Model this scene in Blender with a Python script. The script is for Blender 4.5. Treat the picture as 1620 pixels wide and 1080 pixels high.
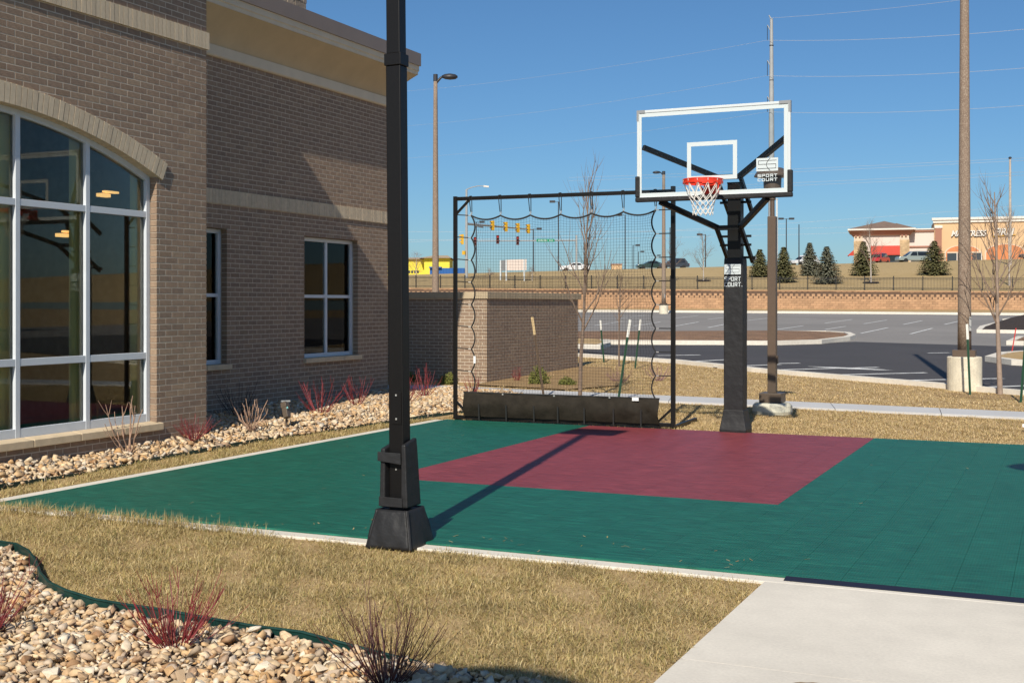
import bpy, bmesh, math, random
import numpy as np
from mathutils import Vector, Matrix

for o in list(bpy.data.objects):
    bpy.data.objects.remove(o)
SC = bpy.context.scene
COL = SC.collection

# ------------------------------------------------------------------ camera, sky, sun, exposure
F, HY, CH, TH = 1924.0, 481.4, 1.607, math.radians(24.56)   # focal length and horizon in pixels of a 1620 wide frame, eye height, yaw
c_, s_ = math.cos(TH), math.sin(TH)
cam = bpy.data.cameras.new('camera')
cam_o = bpy.data.objects.new('camera', cam)
COL.objects.link(cam_o)
cam_o.location = (0, 0, CH)
cam_o.rotation_euler = (math.radians(90), 0, TH)
cam.sensor_width = 36
cam.lens = 36 * F / 1620
cam.shift_y = -(540 - HY) / 1620
cam.clip_start, cam.clip_end = 0.05, 4000
SC.camera = cam_o

SUN_EL, SUN_AZ = math.radians(38.3), math.radians(10.5)     # the light travels up the court and a little to the left
world = bpy.data.worlds.new('World')
SC.world = world
world.use_nodes = True
wn = world.node_tree
sky = wn.nodes.new('ShaderNodeTexSky')
sky.sky_type = 'NISHITA'
sky.sun_disc = False
sky.sun_elevation = SUN_EL
sky.sun_rotation = math.pi - SUN_AZ
sky.altitude = 1600
sky.air_density = 1.2
sky.dust_density = 1.8
sky.ozone_density = 10.0
tint = wn.nodes.new('ShaderNodeVectorMath')           # one even tint for the whole sky
tint.operation = 'MULTIPLY'
tint.inputs[1].default_value = (0.92, 1.01, 0.97)
wn.links.new(sky.outputs[0], tint.inputs[0])
wn.links.new(tint.outputs[0], wn.nodes['Background'].inputs[0])
wn.nodes['Background'].inputs[1].default_value = 0.088

sun = bpy.data.lights.new('sun', 'SUN')
sun.energy = 5.0
sun.angle = math.radians(0.53)
sun.color = (1.0, 0.92, 0.79)
sun_o = bpy.data.objects.new('sun', sun)
COL.objects.link(sun_o)
tv = Vector((-math.sin(SUN_AZ) * math.cos(SUN_EL), math.cos(SUN_AZ) * math.cos(SUN_EL), -math.sin(SUN_EL)))
sun_o.rotation_euler = tv.to_track_quat('-Z', 'Y').to_euler()
sun_o.location = (4, -12, 20)

vs = SC.view_settings
vs.view_transform = 'Standard'
vs.look = 'None'
vs.exposure = 0.08
vs.gamma = 1.0
vs.use_curve_mapping = False

# ------------------------------------------------------------------ helpers
rnd = random.Random(11)
rng = np.random.default_rng(11)
PI = math.pi


def lin(h):
    h = h.lstrip('#')
    r = []
    for i in (0, 2, 4):
        v = int(h[i:i + 2], 16) / 255
        r.append(v / 12.92 if v <= 0.04045 else ((v + 0.055) / 1.055) ** 2.4)
    return tuple(r)


def W(px, D):                                     # survey helper: bearing and distance to a ground position
    X = (px - 810) / F * D
    return (X * c_ - D * s_, X * s_ + D * c_)


def XD(u, v):
    return u * c_ + v * s_, -u * s_ + v * c_


def UV(X, D):
    return X * c_ - D * s_, X * s_ + D * c_


def HH(py, D):
    return CH + (HY - py) * D / F


def plane_h(D):                                   # the car park rises gently away from the court
    return max(0.0, 0.0156 * (D - 22))


def wall_D(X):
    X = max(-80, min(120, X))
    return 107.8 - 0.24 * X


def wall_top(X):
    return 3.01 - 0.0089 * max(-80, min(120, X))


def crest_h(X):
    return 5.75 + 0.0203 * max(-120, min(160, X))


def terrain(X, D):
    dw = wall_D(X)
    if D < dw:
        return plane_h(D)
    t = min(1.0, (D - dw) / 50)
    b = wall_top(X) - 0.06
    return b + (crest_h(X) - b) * (1 - (1 - t) ** 1.5) + 0.024 * min(60, max(0, D - dw - 50))


def hit(px, py):                                  # where a sight line meets the terrain
    D = 18.0
    while D < 400:
        X = (px - 810) / F * D
        if terrain(X, D) >= HH(py, D):
            return D
        D += 0.25
    return D


class MB:
    def __init__(self):
        self.v, self.f = [], []

    def add(self, vs_, fs):
        n = len(self.v)
        self.v += [tuple(p) for p in vs_]
        self.f += [tuple(i + n for i in q) for q in fs]
        return self

    def box(self, x0, x1, y0, y1, z0, z1):
        return self.add([(x0, y0, z0), (x1, y0, z0), (x1, y1, z0), (x0, y1, z0), (x0, y0, z1), (x1, y0, z1), (x1, y1, z1), (x0, y1, z1)],
                        [(0, 3, 2, 1), (4, 5, 6, 7), (0, 1, 5, 4), (1, 2, 6, 5), (2, 3, 7, 6), (3, 0, 4, 7)])

    def prism(self, poly, z0, z1):                # poly counter-clockwise in plan; z0, z1 may be functions of (x, y)
        g0 = z0 if callable(z0) else (lambda x, y: z0)
        g1 = z1 if callable(z1) else (lambda x, y: z1)
        n = len(poly)
        vv = [(x, y, g0(x, y)) for x, y in poly] + [(x, y, g1(x, y)) for x, y in poly]
        ff = [tuple(range(n - 1, -1, -1)), tuple(range(n, 2 * n))]
        ff += [(i, (i + 1) % n, n + (i + 1) % n, n + i) for i in range(n)]
        return self.add(vv, ff)

    def hexa(self, bottom, top):                  # two quads, counter-clockwise from above
        return self.add(list(bottom) + list(top), [(3, 2, 1, 0), (4, 5, 6, 7), (0, 1, 5, 4), (1, 2, 6, 5), (2, 3, 7, 6), (3, 0, 4, 7)])

    def bar(self, p, q, w, h, up=(0, 0, 1)):      # a rectangular bar from p to q
        p, q, up = Vector(p), Vector(q), Vector(up)
        d = (q - p).normalized()
        sd = d.cross(up)
        if sd.length < 1e-4:
            sd = d.cross(Vector((1, 0, 0)))
        sd.normalize()
        u2 = sd.cross(d).normalized()
        a, b = sd * w / 2, u2 * h / 2
        vv = [p - a - b, p + a - b, p + a + b, p - a + b, q - a - b, q + a - b, q + a + b, q - a + b]
        return self.add(vv, [(0, 3, 2, 1), (4, 5, 6, 7), (0, 1, 5, 4), (1, 2, 6, 5), (2, 3, 7, 6), (3, 0, 4, 7)])

    def tube(self, pts, rad, n=6, cap=True, closed=False):
        pts = [Vector(p) for p in pts]
        m = len(pts)
        if not hasattr(rad, '__len__'):
            rad = [rad] * m
        base = len(self.v)
        ref = None
        for i, p in enumerate(pts):
            if closed:
                d = pts[(i + 1) % m] - pts[i - 1]
            else:
                d = pts[min(i + 1, m - 1)] - pts[max(i - 1, 0)]
            d.normalize()
            if ref is None:
                ref = d.orthogonal().normalized()
            ref = (ref - d * ref.dot(d))
            if ref.length < 1e-5:
                ref = d.orthogonal()
            ref.normalize()
            b = d.cross(ref)
            for k in range(n):
                a = 2 * PI * k / n
                self.v.append(tuple(p + (ref * math.cos(a) + b * math.sin(a)) * rad[i]))
        for i in range(m if closed else m - 1):
            j = (i + 1) % m
            for k in range(n):
                k2 = (k + 1) % n
                self.f.append((base + i * n + k, base + i * n + k2, base + j * n + k2, base + j * n + k))
        if cap and not closed:
            self.f.append(tuple(base + k for k in range(n - 1, -1, -1)))
            self.f.append(tuple(base + (m - 1) * n + k for k in range(n)))
        return self

    def lathe(self, prof, cx, cy, n=20):          # prof: list of (radius, z) from bottom to top
        b = len(self.v)
        for r, z in prof:
            for k in range(n):
                a = 2 * PI * k / n
                self.v.append((cx + r * math.cos(a), cy + r * math.sin(a), z))
        for i in range(len(prof) - 1):
            for k in range(n):
                k2 = (k + 1) % n
                self.f.append((b + i * n + k, b + i * n + k2, b + (i + 1) * n + k2, b + (i + 1) * n + k))
        self.f.append(tuple(b + k for k in range(n - 1, -1, -1)))
        self.f.append(tuple(b + (len(prof) - 1) * n + k for k in range(n)))
        return self

    def build(self, name, mat_, parent=None, smooth=False, bevel=0, org=None):
        me = bpy.data.meshes.new(name)
        off = Vector(org) if org is not None else ORG.get(parent.name, Vector((0, 0, 0))) if parent else Vector((0, 0, 0))
        me.from_pydata([(p[0] - off.x, p[1] - off.y, p[2] - off.z) for p in self.v], [], self.f)
        me.update()
        o = bpy.data.objects.new(name, me)
        COL.objects.link(o)
        if mat_:
            me.materials.append(mat_)
        if parent:
            o.parent = parent
            ORG[o.name] = ORG.get(parent.name, Vector((0, 0, 0)))
        if org is not None:
            o.location = org
            ORG[o.name] = Vector(org)
        if smooth:
            me.polygons.foreach_set('use_smooth', [True] * len(me.polygons))
        if bevel:
            b = o.modifiers.new('bevel', 'BEVEL')
            b.width = bevel
            b.segments = 2
            b.limit_method = 'ANGLE'
        return o


ORG = {}


def np_mesh(name, verts, quads, mat_, parent=None, tris=None):
    me = bpy.data.meshes.new(name)
    verts = np.asarray(verts, np.float32)
    off = ORG.get(parent.name, Vector((0, 0, 0))) if parent else Vector((0, 0, 0))
    verts = verts - np.array(off[:], np.float32)
    idx, tot = [], []
    if quads is not None and len(quads):
        idx.append(np.asarray(quads, np.int32).ravel())
        tot.append(np.full(len(quads), 4, np.int32))
    if tris is not None and len(tris):
        idx.append(np.asarray(tris, np.int32).ravel())
        tot.append(np.full(len(tris), 3, np.int32))
    idx, tot = np.concatenate(idx), np.concatenate(tot)
    st = np.concatenate([[0], np.cumsum(tot)[:-1]]).astype(np.int32)
    me.vertices.add(len(verts))
    me.vertices.foreach_set('co', verts.ravel())
    me.loops.add(len(idx))
    me.loops.foreach_set('vertex_index', idx)
    me.polygons.add(len(tot))
    me.polygons.foreach_set('loop_start', st)
    me.polygons.foreach_set('loop_total', tot)
    me.update(calc_edges=True)
    me.validate()
    me.materials.append(mat_)
    o = bpy.data.objects.new(name, me)
    COL.objects.link(o)
    if parent:
        o.parent = parent
        ORG[o.name] = off
    return o


def tag(o, label=None, cat=None, group=None, kind=None):
    if label:
        o['label'] = label
    if cat:
        o['category'] = cat
    if group:
        o['group'] = group
    if kind:
        o['kind'] = kind
    return o


def thing(name, label, cat, loc=(0, 0, 0), group=None):
    o = bpy.data.objects.new(name, None)
    o.empty_display_size = 0.2
    COL.objects.link(o)
    o.location = loc
    ORG[o.name] = Vector(loc)
    return tag(o, label, cat, group)


def struct(o, label=None):
    tag(o, label, None, None, 'structure')
    return o


# ------------------------------------------------------------------ materials
def mat(name, col, rough=0.8, metal=0.0, noise=None, bump=None, rand=0.0, spec=0.5, ramp=None, speck=None, coat=0.0):
    """noise=(scale, amount), bump=(scale, strength, distance), rand=brightness spread per piece, ramp=colours picked per piece, speck=(scale, colour, amount)"""
    m = bpy.data.materials.new(name)
    m.use_nodes = True
    nt = m.node_tree
    N, L = nt.nodes, nt.links
    b = N['Principled BSDF']
    b.inputs['Roughness'].default_value = rough
    b.inputs['Metallic'].default_value = metal
    b.inputs['Specular IOR Level'].default_value = spec
    b.inputs['Coat Weight'].default_value = coat
    tc = N.new('ShaderNodeTexCoord')
    co = tc.outputs['Object']
    cur = None
    if ramp or rand:
        gi = N.new('ShaderNodeNewGeometry')
        oi = N.new('ShaderNodeObjectInfo')
        ad = N.new('ShaderNodeMath')
        ad.operation = 'ADD'
        L.new(gi.outputs['Random Per Island'], ad.inputs[0])
        L.new(oi.outputs['Random'], ad.inputs[1])
        fr = N.new('ShaderNodeMath')
        fr.operation = 'FRACT'
        L.new(ad.outputs[0], fr.inputs[0])
        piece = fr.outputs[0]
    if ramp:
        cr = N.new('ShaderNodeValToRGB')
        cr.color_ramp.interpolation = 'LINEAR'
        e = cr.color_ramp.elements
        while len(e) < len(ramp):
            e.new(0.5)
        for i, k in enumerate(ramp):
            e[i].position = i / max(1, len(ramp) - 1)
            e[i].color = (*k, 1)
        L.new(piece, cr.inputs[0])
        cur = cr.outputs[0]
    else:
        rgb = N.new('ShaderNodeRGB')
        rgb.outputs[0].default_value = (*col, 1)
        cur = rgb.outputs[0]
    val = None

    def scale_by(cur, sock, amt):
        mr = N.new('ShaderNodeMapRange')
        mr.inputs['To Min'].default_value = 1 - amt
        mr.inputs['To Max'].default_value = 1 + amt
        L.new(sock, mr.inputs['Value'])
        mx = N.new('ShaderNodeVectorMath')
        mx.operation = 'SCALE'
        L.new(cur, mx.inputs[0])
        L.new(mr.outputs[0], mx.inputs['Scale'])
        return mx.outputs[0]
    if rand and not ramp:
        cur = scale_by(cur, piece, rand)
    for nz in ([noise] if noise and not isinstance(noise, list) else (noise or [])):
        t = N.new('ShaderNodeTexNoise')
        t.inputs['Scale'].default_value = nz[0]
        t.inputs['Detail'].default_value = 5
        t.inputs['Roughness'].default_value = 0.6
        L.new(co, t.inputs['Vector'])
        mr0 = N.new('ShaderNodeMapRange')
        mr0.inputs['From Min'].default_value = 0.3
        mr0.inputs['From Max'].default_value = 0.7
        L.new(t.outputs['Fac'], mr0.inputs['Value'])
        cur = scale_by(cur, mr0.outputs[0], nz[1])
    if speck:
        t = N.new('ShaderNodeTexNoise')
        t.inputs['Scale'].default_value = speck[0]
        t.inputs['Detail'].default_value = 2
        L.new(co, t.inputs['Vector'])
        mr0 = N.new('ShaderNodeMapRange')
        mr0.inputs['From Min'].default_value = 0.5
        mr0.inputs['From Max'].default_value = 0.62
        mr0.inputs['To Max'].default_value = speck[2]
        L.new(t.outputs['Fac'], mr0.inputs['Value'])
        mx = N.new('ShaderNodeMix')
        mx.data_type = 'RGBA'
        L.new(mr0.outputs[0], mx.inputs['Factor'])
        L.new(cur, mx.inputs['A'])
        mx.inputs['B'].default_value = (*speck[1], 1)
        cur = mx.outputs['Result']
    L.new(cur, b.inputs['Base Color'])
    if bump:
        t = N.new('ShaderNodeTexNoise')
        t.inputs['Scale'].default_value = bump[0]
        t.inputs['Detail'].default_value = 6
        L.new(co, t.inputs['Vector'])
        bp = N.new('ShaderNodeBump')
        bp.inputs['Strength'].default_value = bump[1]
        bp.inputs['Distance'].default_value = bump[2]
        L.new(t.outputs['Fac'], bp.inputs['Height'])
        L.new(bp.outputs[0], b.inputs['Normal'])
    return m


def glass_mat(name, tint, ior, rough=0.0):
    m = bpy.data.materials.new(name)
    m.use_nodes = True
    nt = m.node_tree
    N, L = nt.nodes, nt.links
    N.remove(N['Principled BSDF'])
    fr = N.new('ShaderNodeFresnel')
    fr.inputs['IOR'].default_value = ior
    tr = N.new('ShaderNodeBsdfTransparent')
    tr.inputs[0].default_value = (*tint, 1)
    gl = N.new('ShaderNodeBsdfGlossy')
    gl.inputs['Roughness'].default_value = rough
    mx = N.new('ShaderNodeMixShader')
    L.new(fr.outputs[0], mx.inputs[0])
    L.new(tr.outputs[0], mx.inputs[1])
    L.new(gl.outputs[0], mx.inputs[2])
    L.new(mx.outputs[0], N['Material Output'].inputs[0])
    return m


def emit_mat(name, col, st):
    m = bpy.data.materials.new(name)
    m.use_nodes = True
    b = m.node_tree.nodes['Principled BSDF']
    b.inputs['Base Color'].default_value = (*col, 1)
    b.inputs['Emission Color'].default_value = (*col, 1)
    b.inputs['Emission Strength'].default_value = st
    return m


def ground_mat(name, ramp, scales=(1.2, 18, 140), rough=0.95, bump=(60, 0.6, 0.02)):
    """patchy ground: a broad noise picks between the ramp colours, finer noise roughens it"""
    m = bpy.data.materials.new(name)
    m.use_nodes = True
    nt = m.node_tree
    N, L = nt.nodes, nt.links
    b = N['Principled BSDF']
    b.inputs['Roughness'].default_value = rough
    b.inputs['Specular IOR Level'].default_value = 0.15
    tc = N.new('ShaderNodeTexCoord')
    tot = None
    for i, (sc, wt) in enumerate(zip(scales, (0.34, 0.36, 0.5))):
        t = N.new('ShaderNodeTexNoise')
        t.inputs['Scale'].default_value = sc
        t.inputs['Detail'].default_value = 5
        L.new(tc.outputs['Object'], t.inputs['Vector'])
        k = N.new('ShaderNodeMath')
        k.operation = 'MULTIPLY_ADD'
        L.new(t.outputs['Fac'], k.inputs[0])
        k.inputs[1].default_value = wt
        if tot:
            L.new(tot, k.inputs[2])
        else:
            k.inputs[2].default_value = -0.1
        tot = k.outputs[0]
    cr = N.new('ShaderNodeValToRGB')
    e = cr.color_ramp.elements
    while len(e) < len(ramp):
        e.new(0.5)
    for i, k in enumerate(ramp):
        e[i].position = 0.25 + 0.5 * i / max(1, len(ramp) - 1)
        e[i].color = (*k, 1)
    L.new(tot, cr.inputs[0])
    L.new(cr.outputs[0], b.inputs['Base Color'])
    if bump:
        t = N.new('ShaderNodeTexNoise')
        t.inputs['Scale'].default_value = bump[0]
        t.inputs['Detail'].default_value = 6
        L.new(tc.outputs['Object'], t.inputs['Vector'])
        bp = N.new('ShaderNodeBump')
        bp.inputs['Strength'].default_value = bump[1]
        bp.inputs['Distance'].default_value = bump[2]
        L.new(t.outputs['Fac'], bp.inputs['Height'])
        L.new(bp.outputs[0], b.inputs['Normal'])
    return m


def tile_mat(name, col):
    """interlocking court tile: fine open grid moulded in the top"""
    m = bpy.data.materials.new(name)
    m.use_nodes = True
    nt = m.node_tree
    N, L = nt.nodes, nt.links
    b = N['Principled BSDF']
    b.inputs['Roughness'].default_value = 0.5
    b.inputs['Specular IOR Level'].default_value = 0.30
    ge = N.new('ShaderNodeNewGeometry')
    sp = N.new('ShaderNodeSeparateXYZ')
    L.new(ge.outputs['Position'], sp.inputs[0])
    hs = []
    for ax in ('X', 'Y'):
        k = N.new('ShaderNodeMath')
        k.operation = 'MULTIPLY'
        L.new(sp.outputs[ax], k.inputs[0])
        k.inputs[1].default_value = 2 * PI / 0.0179
        sn = N.new('ShaderNodeMath')
        sn.operation = 'SINE'
        L.new(k.outputs[0], sn.inputs[0])
        hs.append(sn.outputs[0])
    mn = N.new('ShaderNodeMath')
    mn.operation = 'MAXIMUM'
    L.new(hs[0], mn.inputs[0])
    L.new(hs[1], mn.inputs[1])
    bp = N.new('ShaderNodeBump')
    bp.inputs['Strength'].default_value = 0.35
    bp.inputs['Distance'].default_value = 0.002
    L.new(mn.outputs[0], bp.inputs['Height'])
    L.new(bp.outputs[0], b.inputs['Normal'])
    t = N.new('ShaderNodeTexNoise')
    t.inputs['Scale'].default_value = 2.6
    t.inputs['Detail'].default_value = 9
    t.inputs['Roughness'].default_value = 0.7
    mp = N.new('ShaderNodeMapping')
    mp.inputs['Scale'].default_value = (1, 9, 1)
    L.new(ge.outputs['Position'], mp.inputs['Vector'])
    L.new(mp.outputs[0], t.inputs['Vector'])
    mr = N.new('ShaderNodeMapRange')
    mr.inputs['From Min'].default_value = 0.3
    mr.inputs['From Max'].default_value = 0.7
    mr.inputs['To Min'].default_value = 0.74
    mr.inputs['To Max'].default_value = 1.34
    L.new(t.outputs['Fac'], mr.inputs['Value'])
    oi = N.new('ShaderNodeObjectInfo')
    ad = N.new('ShaderNodeMath')
    ad.operation = 'ADD'
    L.new(ge.outputs['Random Per Island'], ad.inputs[0])
    L.new(oi.outputs['Random'], ad.inputs[1])
    fr = N.new('ShaderNodeMath')
    fr.operation = 'FRACT'
    L.new(ad.outputs[0], fr.inputs[0])
    m2 = N.new('ShaderNodeMapRange')
    m2.inputs['To Min'].default_value = 0.95
    m2.inputs['To Max'].default_value = 1.05
    L.new(fr.outputs[0], m2.inputs['Value'])
    m3 = N.new('ShaderNodeMapRange')       # darker in the open holes of the grid
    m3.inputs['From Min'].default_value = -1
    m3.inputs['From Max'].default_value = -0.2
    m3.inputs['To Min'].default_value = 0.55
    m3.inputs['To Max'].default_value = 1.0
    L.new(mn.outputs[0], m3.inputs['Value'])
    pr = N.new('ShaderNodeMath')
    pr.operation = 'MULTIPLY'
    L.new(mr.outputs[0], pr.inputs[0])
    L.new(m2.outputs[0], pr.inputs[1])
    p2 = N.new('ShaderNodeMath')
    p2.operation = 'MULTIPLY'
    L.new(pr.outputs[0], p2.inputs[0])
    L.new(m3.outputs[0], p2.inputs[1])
    t2 = N.new('ShaderNodeTexNoise')       # scuffs and dust in short streaks
    t2.inputs['Scale'].default_value = 1.0
    t2.inputs['Detail'].default_value = 3
    mp2 = N.new('ShaderNodeMapping')
    mp2.inputs['Scale'].default_value = (5, 42, 1)
    L.new(ge.outputs['Position'], mp2.inputs['Vector'])
    L.new(mp2.outputs[0], t2.inputs['Vector'])
    ms = N.new('ShaderNodeMapRange')
    ms.inputs['From Min'].default_value = 0.35
    ms.inputs['From Max'].default_value = 0.72
    ms.inputs['To Min'].default_value = 0.80
    ms.inputs['To Max'].default_value = 1.45
    L.new(t2.outputs['Fac'], ms.inputs['Value'])
    p3 = N.new('ShaderNodeMath')
    p3.operation = 'MULTIPLY'
    L.new(p2.outputs[0], p3.inputs[0])
    L.new(ms.outputs[0], p3.inputs[1])
    vm = N.new('ShaderNodeVectorMath')
    vm.operation = 'SCALE'
    vm.inputs[0].default_value = col
    L.new(p3.outputs[0], vm.inputs['Scale'])
    L.new(vm.outputs[0], b.inputs['Base Color'])
    return m


M = {}
M['lawn'] = ground_mat('dormant_lawn', [(0.25, 0.165, 0.075), (0.40, 0.275, 0.135), (0.47, 0.335, 0.175), (0.38, 0.28, 0.13)], (0.6, 9, 60))
M['hill'] = ground_mat('hill_grass', [(0.27, 0.175, 0.08), (0.39, 0.285, 0.14), (0.45, 0.33, 0.17), (0.33, 0.25, 0.11)], (0.05, 0.5, 4), bump=(3, 0.6, 0.2))
M['grass'] = mat('grass_blade', (0, 0, 0), 0.7, noise=[(1.3, 0.16), (6, 0.20)], ramp=[(0.206, 0.189, 0.06), (0.361, 0.246, 0.1), (0.456, 0.339, 0.152), (0.533, 0.414, 0.208), (0.413, 0.299, 0.124), (0.318, 0.264, 0.088), (0.482, 0.361, 0.168), (0.568, 0.466, 0.256), (0.396, 0.282, 0.112), (0.2, 0.2, 0.06), (0.3, 0.2, 0.09)], spec=0.25)
M['grass_far'] = mat('verge_grass_blade', (0, 0, 0), 0.7, noise=[(1.7, 0.14), (9, 0.16)], ramp=[(0.24, 0.215, 0.075), (0.42, 0.28, 0.125), (0.53, 0.385, 0.19), (0.62, 0.47, 0.26), (0.48, 0.34, 0.155), (0.37, 0.30, 0.11), (0.56, 0.41, 0.21), (0.66, 0.53, 0.32), (0.46, 0.32, 0.14)], spec=0.25)
M['soil'] = mat('soil', (0.10, 0.075, 0.05), 0.95, noise=(6, 0.4), bump=(40, 0.6, 0.02))
M['stone'] = mat('river_stone', (0, 0, 0), 0.75, noise=(35, 0.18), bump=(60, 0.35, 0.006), ramp=[(0.60, 0.43, 0.25), (0.70, 0.57, 0.39), (0.52, 0.30, 0.12), (0.74, 0.65, 0.50), (0.42, 0.28, 0.17), (0.62, 0.41, 0.20), (0.30, 0.23, 0.17), (0.70, 0.53, 0.32), (0.30, 0.16, 0.07), (0.68, 0.60, 0.48)])
M['brick'] = mat('brown_brick', (0, 0, 0), 0.85, noise=(14, 0.14), bump=(90, 0.5, 0.004), ramp=[(0.255, 0.175, 0.118), (0.305, 0.213, 0.146), (0.268, 0.185, 0.130), (0.330, 0.236, 0.160), (0.240, 0.170, 0.122), (0.285, 0.200, 0.138)])
M['mortar'] = mat('mortar', (0.55, 0.475, 0.375), 0.95, noise=(8, 0.15), bump=(120, 0.4, 0.003))
M['tan_brick'] = mat('tan_soldier_brick', (0.58, 0.475, 0.335), 0.85, rand=0.07, noise=(16, 0.10), bump=(80, 0.5, 0.003))
M['tan_mortar'] = mat('tan_mortar', (0.22, 0.18, 0.13), 0.95)
M['sill'] = mat('cast_stone_sill', (0.63, 0.50, 0.33), 0.85, noise=(9, 0.10), bump=(60, 0.25, 0.003), rand=0.05)
M['eave_cream'] = mat('cream_eave_stucco', (0.56, 0.45, 0.285), 0.8, noise=(3, 0.06), bump=(150, 0.2, 0.002))
M['trim_cream'] = mat('cream_trim', (0.68, 0.59, 0.44), 0.7, noise=(3, 0.05))
M['fascia'] = mat('brown_metal_fascia', (0.21, 0.165, 0.135), 0.45, noise=(2, 0.06))
M['white_metal'] = mat('white_window_frame', (0.62, 0.66, 0.70), 0.4, noise=(6, 0.03))
M['pane'] = glass_mat('window_glass', (0.86, 0.86, 0.82), 1.30)
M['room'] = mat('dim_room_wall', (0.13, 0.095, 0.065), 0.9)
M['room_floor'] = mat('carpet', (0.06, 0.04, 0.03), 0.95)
M['curtain'] = mat('olive_curtain', (0.85, 0.80, 0.40), 0.9)
M['lamp_glow'] = emit_mat('ceiling_lamp_glow', (1.0, 0.60, 0.20), 1.3)
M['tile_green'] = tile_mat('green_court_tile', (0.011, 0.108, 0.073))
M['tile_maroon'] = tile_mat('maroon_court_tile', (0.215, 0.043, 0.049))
M['concrete'] = mat('pale_concrete', (0.69, 0.64, 0.55), 0.9, noise=[(0.6, 0.09), (4, 0.05), (60, 0.07)], bump=(130, 0.3, 0.002))
M['walk'] = mat('sidewalk_concrete', (0.52, 0.52, 0.52), 0.9, noise=[(1.0, 0.06), (30, 0.06)], bump=(80, 0.3, 0.002))
M['kerb'] = mat('kerb_concrete', (0.68, 0.63, 0.54), 0.9, noise=[(0.7, 0.10), (12, 0.08)])
M['rubber'] = mat('black_edging', (0.012, 0.014, 0.03), 0.6)
M['edging'] = mat('green_plastic_edging', (0.008, 0.040, 0.032), 0.45, noise=(8, 0.3))
M['black_paint'] = mat('black_powder_coat', (0.0065, 0.0058, 0.0055), 0.42, noise=(70, 0.2), bump=(250, 0.25, 0.001), spec=0.28)
M['black_vinyl'] = mat('black_vinyl_pad', (0.017, 0.017, 0.018), 0.55, noise=(5, 0.15), bump=(9, 0.5, 0.02), spec=0.35)
M['black_mesh'] = mat('black_mesh_cloth', (0.022, 0.018, 0.013), 0.8, noise=(7, 0.3), bump=(9, 0.5, 0.03), spec=0.2)
M['net'] = mat('black_net_cord', (0.015, 0.015, 0.015), 0.7)
M['chrome'] = mat('zinc_hardware', (0.65, 0.65, 0.62), 0.35, metal=0.6)
M['white_paint'] = mat('white_frame_paint', (0.60, 0.64, 0.65), 0.45)
M['grey_cap'] = mat('grey_corner_cap', (0.26, 0.27, 0.28), 0.5)
M['board_glass'] = glass_mat('backboard_glass', (0.93, 0.96, 0.97), 1.25)
M['print_white'] = mat('white_print', (0.58, 0.64, 0.65), 0.5)
M['print_black'] = mat('black_print', (0.01, 0.01, 0.012), 0.5)
M['rim'] = mat('orange_red_rim', (0.72, 0.045, 0.018), 0.35)
M['cord_white'] = mat('white_net_cord', (0.75, 0.73, 0.68), 0.8)
M['bronze'] = mat('bronze_lamp_paint', (0.105, 0.072, 0.050), 0.45, noise=(20, 0.06))
M['lens'] = mat('lamp_lens', (0.10, 0.095, 0.085), 0.15)
M['aggregate'] = mat('speckled_pole', (0.21, 0.15, 0.11), 0.85, noise=(9, 0.1), speck=(60, (0.50, 0.42, 0.33), 0.5))
M['base_conc'] = mat('weathered_concrete_base', (0.66, 0.60, 0.47), 0.9, noise=[(5, 0.15), (40, 0.1)], bump=(50, 0.5, 0.004))
M['asph_dark'] = mat('new_asphalt', (0.058, 0.053, 0.053), 0.85, noise=[(0.35, 0.12), (25, 0.15)], bump=(90, 0.5, 0.004))
M['asph_light'] = mat('worn_asphalt', (0.235, 0.218, 0.20), 0.9, noise=[(0.12, 0.12), (10, 0.12)])
M['line'] = mat('worn_white_line', (0.62, 0.62, 0.60), 0.8, noise=(4, 0.25))
M['mulch'] = mat('brown_mulch', (0.24, 0.14, 0.08), 0.95, noise=[(1.5, 0.25), (25, 0.4)], bump=(25, 1.0, 0.05))
M['dark_mulch'] = mat('dark_mulch', (0.045, 0.030, 0.022), 0.95, noise=(10, 0.4), bump=(25, 1.0, 0.05))
M['block'] = mat('tan_retaining_block', (0.42, 0.255, 0.145), 0.9, rand=0.14, noise=(1.2, 0.10), bump=(12, 0.6, 0.03))
M['block_gap'] = mat('block_joint', (0.12, 0.075, 0.05), 0.95)
M['iron'] = mat('black_iron', (0.015, 0.015, 0.015), 0.5)
M['bark'] = mat('grey_bark', (0.20, 0.145, 0.11), 0.9, noise=(25, 0.25), bump=(30, 0.7, 0.01))
M['bark_mid'] = mat('light_brown_bark', (0.30, 0.225, 0.175), 0.9, noise=(12, 0.2))
M['bark_pale'] = mat('pale_bark', (0.42, 0.37, 0.32), 0.9, noise=(6, 0.2))
M['twig'] = mat('brown_twig', (0.19, 0.135, 0.10), 0.85)
M['twig_red'] = mat('red_twig', (0.26, 0.15, 0.15), 0.85)
M['dogwood'] = mat('red_dogwood_stem', (0.20, 0.022, 0.026), 0.55, rand=0.3)
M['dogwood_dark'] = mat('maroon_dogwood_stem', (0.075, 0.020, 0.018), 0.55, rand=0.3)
M['cane'] = mat('tan_cane', (0.36, 0.23, 0.16), 0.8, rand=0.2, noise=(30, 0.2))
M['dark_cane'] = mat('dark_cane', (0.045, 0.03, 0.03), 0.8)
M['needle'] = mat('spruce_needle', (0, 0, 0), 0.8, ramp=[(0.15, 0.15, 0.06), (0.22, 0.21, 0.09), (0.28, 0.255, 0.12), (0.18, 0.185, 0.09), (0.33, 0.295, 0.155)], spec=0.2)
M['needle_blue'] = mat('blue_spruce_needle', (0, 0, 0), 0.8, ramp=[(0.165, 0.17, 0.11), (0.25, 0.25, 0.175), (0.32, 0.315, 0.23), (0.205, 0.21, 0.145)], spec=0.2)
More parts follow.
